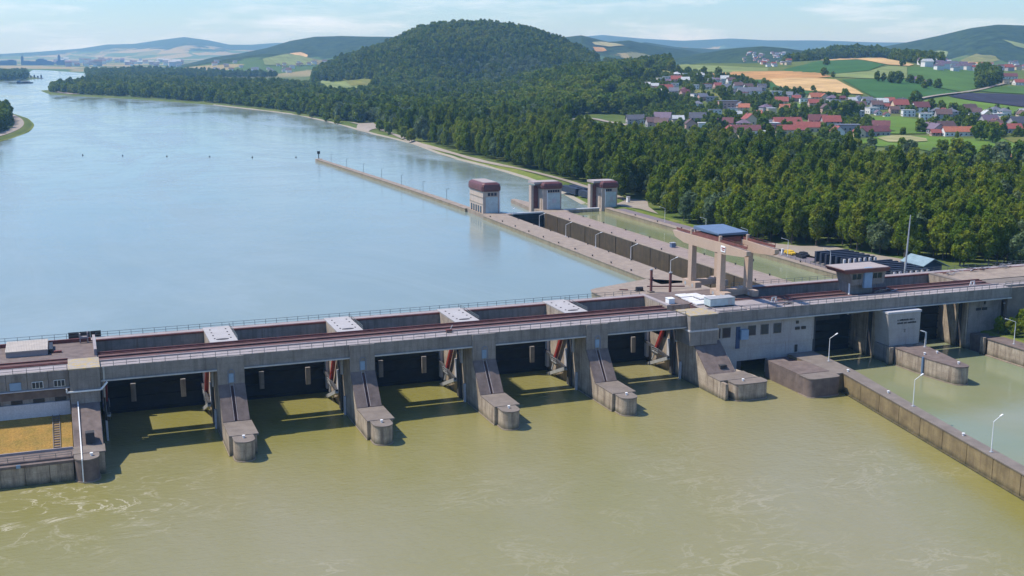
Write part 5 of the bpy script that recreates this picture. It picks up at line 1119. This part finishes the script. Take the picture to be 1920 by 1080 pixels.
z5l = [(155, 255, 'h', 'grey', 'white'), (270, 210, 's', 'pale', 'white'), (400, 172, 'f', 'pale', 'white'), (455, 160, 'f', 'pale', 'white'), (545, 128, 'h', 'pale', 'pink'), (545, 178, 'G', 'red', 'pink'), (640, 122, 'f', 'grey', 'white'), (630, 182, 'g', 'pale', 'white'), (525, 225, 'f', 'pale', 'white'), (770, 136, 'g', 'pale', 'white'),
    (880, 178, 'h', 'grey', 'white'), (935, 235, 'g', 'red', 'pink'), (1005, 172, 'g', 'pale', 'white'), (1060, 188, 'g', 'brown', 'white'), (1015, 255, 'g', 'grey', 'cream'), (1130, 236, 'g', 'red', 'white'), (1225, 248, 'g', 'red', 'white'), (1180, 300, 'G', 'grey', 'white'), (1290, 292, 'G', 'grey', 'white'), (1350, 262, 'h', 'darkgrey', 'grey'),
    (450, 272, 'G', 'red', 'white'), (620, 292, 'g', 'darkred', 'pink'), (520, 290, 'g', 'grey', 'grey'), (740, 332, 'f', 'grey', 'white'), (880, 362, 'f', 'grey', 'grey'), (745, 415, 'h', 'grey', 'white'), (910, 490, 'f', 'grey', 'white'), (1030, 420, 'F', 'grey', 'pink'), (1080, 470, 'f', 'grey', 'white'), (1185, 452, 'g', 'orange', 'cream'),
    (1320, 488, 's', 'orange', 'cream'), (1390, 452, 'h', 'purple', 'grey'), (1490, 310, 'f', 'pale', 'white'), (1600, 332, 'g', 'grey', 'white'), (1540, 392, 'G', 'red', 'cream'), (1570, 455, 'g', 'orange', 'yellow'), (1690, 340, 'h', 'darkgrey', 'white'), (1765, 380, 'f', 'grey', 'white'), (1860, 352, 'G', 'orange', 'cream'), (1845, 410, 'g', 'red', 'pink'),
    (130, 572, 'g', 'darkgrey', 'grey'), (215, 560, 'g', 'darkgrey', 'white'), (320, 598, 'g', 'brown', 'grey'), (415, 560, 'G', 'purple', 'grey'), (405, 608, 'g', 'red', 'pink'), (560, 568, 'g', 'pale', 'white'), (745, 560, 'G', 'darkgrey', 'grey'), (795, 618, 'f', 'pale', 'white'), (680, 615, 'g', 'brown', 'pink'), (1005, 605, 'G', 'darkred', 'grey'),
    (1060, 668, 'l', 'red', 'pink'), (1190, 668, 'l', 'red', 'white'), (1235, 572, 'G', 'red', 'cream'), (1180, 612, 'h', 'purple', 'grey'), (1385, 618, 'g', 'grey', 'grey'), (1590, 590, 'l', 'red', 'pink'), (1630, 660, 'l', 'red', 'cream'), (1800, 640, 'l', 'red', 'cream'), (1465, 622, 'f', 'pale', 'grey'), (835, 240, 's', 'darkgrey', 'white'), (980, 200, 's', 'grey', 'white'), (340, 255, 's', 'brown', 'grey'), (1100, 285, 's', 'darkgrey', 'white'), (1880, 590, 'G', 'red', 'pink')]
z6l = [(85, 600, 'G', 'red', 'grey'), (150, 690, 'G', 'red', 'white'), (250, 660, 'F', 'grey', 'grey'), (355, 690, 'g', 'red', 'cream'), (490, 680, 'l', 'darkred', 'grey'), (560, 640, 'G', 'red', 'grey'), (340, 500, 'f', 'pale', 'grey'), (350, 372, 'g', 'grey', 'white'), (430, 385, 'g', 'grey', 'white'), (510, 378, 'f', 'pale', 'white'),
    (575, 402, 'g', 'pale', 'white'), (640, 388, 'g', 'red', 'pink'), (740, 432, 'G', 'red', 'cream'), (480, 468, 'f', 'pale', 'white'), (365, 430, 'g', 'brown', 'pink'), (520, 428, 'g', 'brown', 'grey'), (100, 362, 'h', 'purple', 'grey'), (125, 396, 'f', 'grey', 'white'), (25, 350, 'g', 'orange', 'cream'), (40, 458, 'g', 'red', 'pink'),
    (820, 495, 'f', 'pale', 'white'), (935, 455, 'G', 'darkred', 'white'), (985, 525, 'f', 'pale', 'white'), (1090, 490, 'h', 'grey', 'white'), (1150, 520, 'G', 'brown', 'brown' if 0 else 'grey'), (1220, 500, 'h', 'grey', 'grey'), (1050, 655, 'l', 'purple', 'grey'), (1165, 660, 'G', 'brown', 'cream'), (1280, 680, 'l', 'orange', 'white'), (1395, 470, 'G', 'red', 'pink'),
    (1455, 498, 'g', 'brown', 'cream'), (1560, 520, 'g', 'pale', 'cream'), (1640, 478, 'h', 'grey', 'white'), (1730, 490, 'h', 'grey', 'white'), (1665, 530, 'f', 'pale', 'white'), (1580, 590, 'G', 'purple', 'grey'), (1620, 640, 'G', 'red', 'pink'), (1745, 650, 'l', 'red', 'grey'), (1850, 610, 'G', 'darkgrey', 'grey'), (1905, 500, 'g', 'pale', 'cream'), (1760, 142, 'l', 'darkred', 'white'), (1905, 200, 'l', 'red', 'white'), (695, 165, 'g', 'grey', 'grey'), (885, 182, 'g', 'purple', 'white'), (610, 425, 's', 'red', 'white'), (300, 400, 's', 'grey', 'white'), (760, 370, 's', 'darkgrey', 'white')]
HS = [(1160 + x / 5.05, 120 + y / 5.05, f_, r_, w_) for x, y, f_, r_, w_ in z5l] + [(1540 + x / 5.05, 120 + y / 5.05, f_, r_, w_) for x, y, f_, r_, w_ in z6l]
ROWS = [(0, 158, 'top row under fields'), (158, 174, 'upper village row'), (174, 188, 'upslope row'), (188, 203, 'middle village row'), (203, 222, 'lower middle row'), (222, 240, 'second lowest row'), (240, 400, 'lowest row')]
rr = random.Random(2); HS = [(x, y, f_, rr.choice(['brown', 'darkred', 'red']) if r_ == 'red' and rr.random() < .45 else r_, w_) for x, y, f_, r_, w_ in HS]
for lo, hi, nm in ROWS:
    row = sorted([h for h in HS if lo <= h[1] < hi])
    for i, (x, y, f_, r_, w_) in enumerate(row):
        art = '%s %s, %s roof, %s from left in %s' % ({'white': 'white', 'cream': 'cream', 'grey': 'grey', 'pink': 'pinkish', 'yellow': 'yellow'}[w_], FN[f_], RN[r_], ordn(i), nm)
        house(x, y, f_, r_, w_, -0.36 + random.choice([0, 0, 0.25, -0.3, math.pi / 2]) + random.uniform(-.12, .12), art, random.uniform(0.98, 1.15))
rr = random.Random(5); base_h = list(HOUSES_XY)
for hx_, hy_ in base_h:
    for _ in range(rr.choice([0, 1, 1, 2])):
        a_ = rr.uniform(0, 6.28); d_ = rr.uniform(17, 27); x_, y_ = hx_ + math.cos(a_) * d_, hy_ + math.sin(a_) * d_
        if min(math.hypot(x_ - q[0], y_ - q[1]) for q in HOUSES_XY) < 14: continue
        px_, py_ = proj(x_, y_, float(H(x_, y_)))
        if py_ < 148 or px_ > 1925 or (px_ < 1215 and py_ > 170) or any(inside(px_, py_, fp_) for fp_ in FIELDS): continue
        r_ = rr.choice(['grey', 'brown', 'darkred', 'darkgrey', 'red', 'pale', 'purple']); f_ = rr.choice(['s', 's', 'g', 'f']); w_ = rr.choice(['white', 'white', 'cream', 'pink'])
        house(float(px_), float(py_), f_, r_, w_, -0.36 + rr.choice([0, .3, math.pi / 2]), '%s %s with %s roof between the village rows' % ({'white': 'white', 'cream': 'cream', 'pink': 'pinkish'}[w_], FN[f_], RN[r_]), rr.uniform(.85, 1.05))
# far settlements: houses a few pixels each
def far_house(px, py, s, wall, roof, label, group, tall=1.0):
    g = GT(px, py)
    if g is None: return
    me_ = hmesh('house', B().box(-s, s, -s * .6, s * .6, -3, s * .9 * tall), m_wallc); o = bpy.data.objects.new('house', me_); C.objects.link(o); o.location = g; o.color = (*WALL[wall], 1); tag(o, label, 'house', group)
    rf = hmesh('roof', B().pris([(-s * 1.1, -s * .7, s * .9 * tall), (s * 1.1, -s * .7, s * .9 * tall), (s * 1.1, s * .7, s * .9 * tall), (-s * 1.1, s * .7, s * .9 * tall)], [(-s * 1.05, -s * .05, s * .9 * tall + s * .5), (s * 1.05, -s * .05, s * .9 * tall + s * .5), (s * 1.05, s * .05, s * .9 * tall + s * .5), (-s * 1.05, s * .05, s * .9 * tall + s * .5)]), m_roofc)
    r_ = bpy.data.objects.new('roof', rf); C.objects.link(r_); r_.parent = o; r_.color = (*ROOF[roof], 1)
rr = random.Random(3)
for _ in range(52):
    far_house(rr.uniform(1392, 1488), rr.uniform(100, 125), rr.uniform(3.5, 5.5), rr.choice(['white', 'white', 'cream', 'pink']), rr.choice(['grey', 'red', 'purple', 'pale']), 'tiny far house in the village left of the crest wood', 'far village left of the crest wood')
for k, (x, y) in enumerate([(1730, 120), (1738, 124), (1746, 121), (1762, 124), (1770, 128), (1775, 123), (1786, 127), (1798, 129), (1805, 127), (1815, 130), (1836, 131), (1770, 119), (1760, 130), (1790, 132)]):
    far_house(x, y + 2, rr.uniform(6, 10), 'white', rr.choice(['pale', 'grey', 'purple']), 'white far building in the settlement beyond the green fields', 'white far buildings beyond the fields', 1.2)
for _ in range(26):
    far_house(rr.uniform(1820, 1925), rr.uniform(118, 134), rr.uniform(5, 8), rr.choice(['white', 'cream', 'grey']), rr.choice(['grey', 'red', 'brown']), 'small far house at the foot of the right mountain', 'far houses at the mountain foot')
for _ in range(55):
    far_house(rr.uniform(100, 345), rr.uniform(114, 126), rr.uniform(9, 20), rr.choice(['white', 'grey', 'grey', 'white']), rr.choice(['grey', 'pale', 'purple', 'brown']), 'hazy far town building below the left hills', 'far town buildings', rr.uniform(.8, 1.6))
for _ in range(36):
    far_house(rr.uniform(400, 620), rr.uniform(118, 138), rr.uniform(5, 9), rr.choice(['white', 'white', 'cream']), rr.choice(['grey', 'brown']), 'hazy far house among trees below the vineyard hill', 'far houses below the vineyard hill')
for k, (px, h_) in enumerate([(8, 60), (22, 75), (52, 60), (78, 90), (84, 70), (92, 55), (112, 150), (116, 70), (122, 60), (43, 130), (63, 50)]):
    q = CAM + ray(px, 128) / np.hypot(*ray(px, 128)[:2]) * 7000; w_ = 7 if h_ > 100 else 26; h_ *= .45
    t_ = thing('silo', 'dark hazy ' + ('chimney' if h_ > 100 else 'factory silo block') + ', ' + ordn(k) + ' listed along the far harbour skyline', 'silo', (q[0], q[1], 8), 'far harbour works'); t_['label'] = 'dark hazy ' + ('thin chimney' if w_ == 7 else 'factory block') + ' on the far harbour skyline'
    B().box(q[0] - w_, q[0] + w_, q[1] - w_, q[1] + w_, 5, 11 + h_ * .75).obj('wall', m_blue, t_); B().box(q[0] - w_ * .6, q[0] + w_ * .6, q[1] - w_ * .6, q[1] + w_ * .6, 11 + h_ * .75, 14 + h_ * .8).obj('top', m_blue, t_)  # blue-grey tone carries part of the distance haze in the colour

# ------------------------------------------------------------------ plant trees
SRC = {}
def note(o, k):
    if k not in SRC: SRC[k] = o.children[0]
allnear = np.vstack(near_pts); allnear = allnear[np.argsort(allnear[:, 3])]
def kind_at(x, y, r):
    n_ = math.sin(x * .021 + 2 * math.sin(y * .013)) + math.cos(y * .017 + x * .009) + r.uniform(-1.1, 1.1)
    return (2 if r.random() < .75 else 0) if n_ > 0.6 else ((3 if r.random() < .6 else 1) if n_ < -0.7 else r.choice([0, 5, 3, 4, 2, 2, 4]))
KL = {0: 'round fresh green tree', 1: 'round dark green tree', 2: 'slender fresh green poplar', 3: 'slender dark green poplar', 4: 'greyish green willow', 5: 'small round green tree'}
rr = random.Random(11); NI = 255
for i, (x, y, z, d) in enumerate(allnear[:NI]):
    k = kind_at(x, y, rr) if i % 40 else (i // 40) % 6; px, _ = proj(x, y, z)
    pl = 'behind the blue shed' if px > 1700 else ('behind the stoplog racks' if px > 1440 else ('along the east service road' if px > 1210 else 'by the towpath near the gate towers'))
    o = tree(k, x, y, rr.uniform(.85, 1.15), rr.uniform(0, 6.3), KL[k] + ' ' + pl, 'trees ' + pl); note(o, k)
CH = lambda x, y: (1160 + x / 5.05, 120 + y / 5.05)
CK = lambda x, y: (1540 + x / 5.05, 120 + y / 5.05)
FT = [((1440 + 370 / 3.375, 415 / 3.375), 7, 1.0, 'lone dark tree on the left part of the deep green field'), ((1440 + 355 / 3.375, 482 / 3.375), 7, .9, 'tree at the upper edge of the wheat field'), ((1440 + 410 / 3.375, 492 / 3.375), 8, .6, 'small tree right of the one on the wheat edge'),
    ((1440 + 690 / 3.375, 517 / 3.375), 8, .85, 'leftmost pointed tree of the farm clump'), ((1440 + 730 / 3.375, 518 / 3.375), 8, .75, 'second pointed tree of the farm clump'), ((1440 + 785 / 3.375, 528 / 3.375), 7, 1.15, 'large dark tree of the farm clump, left crown'), ((1440 + 820 / 3.375, 532 / 3.375), 7, 1.2, 'large dark tree of the farm clump, right crown'), ((1440 + 897 / 3.375, 530 / 3.375), 7, .9, 'dark tree right of the farm clump gap'),
    ((1440 + 955 / 3.375, 535 / 3.375), 6, 1.0, 'broad tree behind the far farmhouse'), ((1440 + 985 / 3.375, 562 / 3.375), 6, .8, 'green tree below the far farmhouse'), ((1440 + 1018 / 3.375, 550 / 3.375), 7, .7, 'small tree right of the far farmhouse'), ((1440 + 1075 / 3.375, 562 / 3.375), 7, .95, 'rightmost lone tree of the far farm'),
    ((1440 + 285 / 3.375, 578 / 3.375), 7, .5, 'small bush tree on the lower wheat edge'), ((1440 + 490 / 3.375, 622 / 3.375), 6, .8, 'bushy tree below the wheat field'), ((1440 + 850 / 3.375, 418 / 3.375), 7, .8, 'dark tree on the crest wheat strip'),
    (CH(560, 98), 8, .95, 'pointed tree at the top left of the village'), (CH(660, 92), 6, .9, 'broad tree at the top of the village'), (CH(805, 132), 8, 1.1, 'tall dark tree left of the wheat field'), (CH(940, 150), 7, 1.2, 'broad dark tree below the wheat field start'), (CH(1180, 188), 8, .7, 'small pointed tree at the green field corner'), (CH(300, 160), 7, 1.2, 'big round tree at the village top left'), (CH(260, 165), 7, 1.0, 'round tree left of the big one at the village top'),
    (CH(400, 395), 7, 1.5, 'very large dark round tree in the left half of the village'), (CH(345, 380), 7, 1.2, 'dark round tree left of the very large village tree'), (CH(740, 190), 7, 1.2, 'dark tree between upper village houses'), (CH(980, 345), 8, 1.1, 'dark tree above the big grey block, left one'), (CH(1050, 335), 7, 1.0, 'dark tree above the big grey block, right one'), (CH(910, 640), 7, 1.1, 'round green tree left of the long red roofs'),
    (CH(1360, 660), 7, 1.2, 'dark tree right of the long red roofs'), (CK(215, 322), 6, .8, 'bush tree between wheat field and houses'), (CK(880, 425), 7, 1.3, 'big dark tree at the road bend by the village'), (CK(1040, 448), 8, .9, 'pointed tree behind the white houses'), (CK(260, 530), 7, 1.5, 'very large dark tree beside the grey two storey house'), (CK(200, 560), 7, 1.3, 'large dark tree left of the grey two storey house'), (CK(930, 650), 6, 1.0, 'round tree on the middle meadow'),
    (CK(1510, 730), 6, 1.25, 'big round tree on the near meadow, left of the pair'), (CK(1620, 750), 6, 1.3, 'big round tree on the near meadow, right of the pair'), (CK(1400, 640), 7, 1.1, 'dark tree beside the long orange roof'), (CK(1130, 915), 6, 1.0, 'tree on the near meadow edge by the lane, leftmost'), (CK(1265, 950), 6, 1.15, 'tall tree on the lane between the near meadow trees'), (CK(1370, 930), 6, 1.05, 'tall tree on the lane right of the middle one'), (CK(1700, 940), 9, 1.1, 'greyish tree on the lane at the right'), (CK(830, 880), 9, 1.0, 'loose tree where the lane leaves the wood'), (CK(760, 840), 6, .8, 'small tree left of the loose lane tree')]
for (px, py), k, s, l in FT:
    g = GT(px, py)
    if g is None: continue
    o = tree(k, g[0], g[1], s, rr.uniform(0, 6), l, 'village and field trees'); note(o, k)
# bank shrubs along the towpath
for k, (px, py, s) in enumerate([(560, 216, .6), (585, 222, .65), (612, 229, .8), (632, 234, .7), (712, 247, .75), (728, 253, .8), (758, 262, .85), (772, 268, .8)]):
    g = GT(px, py - 1)
    if g is not None: o = tree(6, g[0], g[1], s, k, ['leftmost', 'second', 'third', 'fourth', 'fifth', 'sixth', 'seventh', 'rightmost'][k] + ' round bank bush standing at the water edge upstream', 'bushes at the river edge'); note(o, 6)
for k, (x, y, s) in enumerate([(223.8, 14.5, .34), (226.5, 12.5, .4), (228.0, 8.5, .45), (231.5, 13.5, .5), (225.5, 9.8, .3), (229.5, 4.5, .42), (226.3, 5.0, .3), (232, 8.5, .5), (229, -1, .4), (226, -4, .3)]):
    tree(5 if k % 2 else 0, x, y, s, k, 'bright green bush on the bank behind the right quay', 'bushes behind the right quay', name='bush', cat='bush')

def forest(name, label, arr, kinds, sc):
    "one mass of trees: a cloud of points carrying copies of the single trees' crowns"
    V = arr[:, :3].copy(); V[:, 2] -= .2
    me_ = bpy.data.meshes.new(name); me_.vertices.add(len(V)); me_.vertices.foreach_set('co', V.astype(np.float32).ravel())
    a = me_.attributes.new('kind_index', 'INT', 'POINT'); a.data.foreach_set('value', kinds.astype(np.int32))
    a = me_.attributes.new('turn', 'FLOAT_VECTOR', 'POINT'); rot = np.zeros((len(V), 3)); rot[:, 2] = RNG.uniform(0, 6.28, len(V)); a.data.foreach_set('vector', rot.astype(np.float32).ravel())
    a = me_.attributes.new('size', 'FLOAT_VECTOR', 'POINT'); sv = np.repeat(sc[:, None], 3, 1) * np.column_stack([np.ones(len(V)), np.ones(len(V)), RNG.uniform(.88, 1.18, len(V))]); a.data.foreach_set('vector', sv.astype(np.float32).ravel())
    o = bpy.data.objects.new(name, me_); C.objects.link(o); o['kind'] = 'stuff'; tag(o, label, 'forest')
    g = bpy.data.node_groups.new(name, 'GeometryNodeTree'); g.interface.new_socket('Geometry', in_out='INPUT', socket_type='NodeSocketGeometry'); g.interface.new_socket('Geometry', in_out='OUTPUT', socket_type='NodeSocketGeometry')
    gi = g.nodes.new('NodeGroupInput'); go = g.nodes.new('NodeGroupOutput'); jn = g.nodes.new('GeometryNodeJoinGeometry')
    def attr(nm, ty): n = g.nodes.new('GeometryNodeInputNamedAttribute'); n.data_type = ty; n.inputs[0].default_value = nm; return n.outputs[0]
    ki, tu, si = attr('kind_index', 'INT'), attr('turn', 'FLOAT_VECTOR'), attr('size', 'FLOAT_VECTOR')
    for k in sorted(set(kinds.tolist())):
        cmp_ = g.nodes.new('FunctionNodeCompare'); cmp_.data_type = 'INT'; cmp_.operation = 'EQUAL'; g.links.new(ki, cmp_.inputs[2]); cmp_.inputs[3].default_value = k
        oi = g.nodes.new('GeometryNodeObjectInfo'); oi.inputs[0].default_value = SRC[k]; oi.transform_space = 'ORIGINAL'; oi.inputs['As Instance'].default_value = True
        ip = g.nodes.new('GeometryNodeInstanceOnPoints'); g.links.new(gi.outputs[0], ip.inputs['Points']); g.links.new(cmp_.outputs[0], ip.inputs['Selection']); g.links.new(oi.outputs['Geometry'], ip.inputs['Instance']); g.links.new(tu, ip.inputs['Rotation']); g.links.new(si, ip.inputs['Scale']); g.links.new(ip.outputs[0], jn.inputs[0])
    g.links.new(jn.outputs[0], go.inputs[0]); md = o.modifiers.new('trees', 'NODES'); md.node_group = g; return o
def far_kinds(a, r=RNG):
    n_ = np.sin(a[:, 0] * .011 + 2 * np.sin(a[:, 1] * .007)) + np.cos(a[:, 1] * .009 + a[:, 0] * .005) + r.uniform(-1.2, 1.2, len(a))
    return np.where(n_ > 1.1, 6, np.where(n_ > -0.1, 7, np.where(n_ > -1.5, 8, 9)))
rest = allnear[NI:]; rest = rest[RNG.random(len(rest)) < .93]; nk = np.array([kind_at(x, y, rr) if d < 1150 else -1 for x, y, z, d in rest]); fk = far_kinds(rest); nk = np.where(nk < 0, fk, nk)
forest('floodplain_forest', 'dense green floodplain forest between the river, locks and village', rest, nk, np.clip(RNG.normal(.95, .2, len(rest)), .5, 1.35) * np.where(rest[:, 3] > 1500, 1.05, 1.0))
hx = np.array(HOUSES_XY)
def clear_of_houses(a_):
    dm = np.array([np.min(np.hypot(hx[:, 0] - q[0], hx[:, 1] - q[1])) for q in a_]); fr = np.array([np.any((np.abs((hx[:, 0] - q[0]) * .93 - (hx[:, 1] - q[1]) * .36) < 9) & (hx[:, 1] > q[1]) & (hx[:, 1] < q[1] + 42)) for q in a_]); return a_[(dm > 12) & ~fr]
SPUR = clear_of_houses(SPUR)
hl = np.vstack([HILL, SPUR, WEDGE]); forest('hill_forest', 'dark forest covering the round hill and its spur', hl, far_kinds(hl), RNG.uniform(.8, 1.45, len(hl)))
fl = np.vstack([CREST, WEST, FARW, FARM, BELT]); forest('far_woods', 'dark far woods on the crest, the spit and beyond the river bend', fl, np.where(RNG.random(len(fl)) < .5, 7, 8), RNG.uniform(.8, 1.3, len(fl)))
vil = scatter([(1172, 158), (1280, 136), (1400, 148), (1490, 168), (1640, 200), (1700, 206), (1940, 210), (1940, 268), (1800, 262), (1720, 250), (1640, 268), (1560, 278), (1400, 272), (1290, 250), (1190, 236), (1165, 225)], 900, 2300, 10)
hx = np.array(HOUSES_XY); dmin = np.array([np.min(np.hypot(hx[:, 0] - a[0], hx[:, 1] - a[1])) for a in vil]); front = np.array([np.any((np.abs((hx[:, 0] - a[0]) * .93 - (hx[:, 1] - a[1]) * .36) < 9) & (hx[:, 1] > a[1]) & (hx[:, 1] < a[1] + 34)) for a in vil])
vil = vil[(dmin > 11) & (~front | (RNG.random(len(vil)) < .10)) & (RNG.random(len(vil)) < .75)]
forest('village_trees', 'garden trees and hedges scattered between the village houses', vil, np.where(RNG.random(len(vil)) < .75, np.where(RNG.random(len(vil)) < .5, 7, 8), 6), RNG.uniform(.32, .72, len(vil)))
hd = []
for a, b_, n in [((1330, 286), (1640, 312), 90), ((1560, 300), (1930, 330), 60), ((1160, 248), (1330, 272), 40)]:
    for i in range(n):
        g = GT(a[0] + (b_[0] - a[0]) * rr.random(), a[1] + (b_[1] - a[1]) * rr.random() + rr.uniform(-4, 4))
        if g is not None: hd.append((*g, 0))
hd = np.array(hd); forest('lane_scrub', 'mixed scrub and young trees along the lane behind the forest', hd, RNG.choice([6, 7, 9], len(hd)), RNG.uniform(.4, .9, len(hd)))

# ------------------------------------------------------------------ haze: one closed box of even thin air
hz = B().box(-9000, 16500, -900, 17500, -14, 330).obj('haze', m_ter); hz['kind'] = 'stuff'
m = bpy.data.materials.new('haze_air'); m.use_nodes = True; t = m.node_tree; t.nodes.clear(); out = t.nodes.new('ShaderNodeOutputMaterial')
vs = t.nodes.new('ShaderNodeVolumePrincipled'); vs.inputs['Density'].default_value = HAZE_DENSITY; vs.inputs['Color'].default_value = (0.30, 0.60, 1.0, 1); vs.inputs['Absorption Color'].default_value = (1, 1, 1, 1); vs.inputs['Anisotropy'].default_value = 0.2
t.links.new(vs.outputs[0], out.inputs['Volume']); hz.data.materials.clear(); hz.data.materials.append(m)

# tell look-alikes apart by their order from left to right
bpy.context.view_layer.update()
seen = {}
for o in S.objects:
    if o.parent is None and 'label' in o and o.get('kind') != 'stuff': seen.setdefault(o['label'], []).append(o)
for l, os_ in seen.items():
    if len(os_) < 2: continue
    os_.sort(key=lambda o: float(proj(*o.location)[0]))
    for i, o in enumerate(os_): o['label'] = l + ', ' + ordn(i) + ' from left'
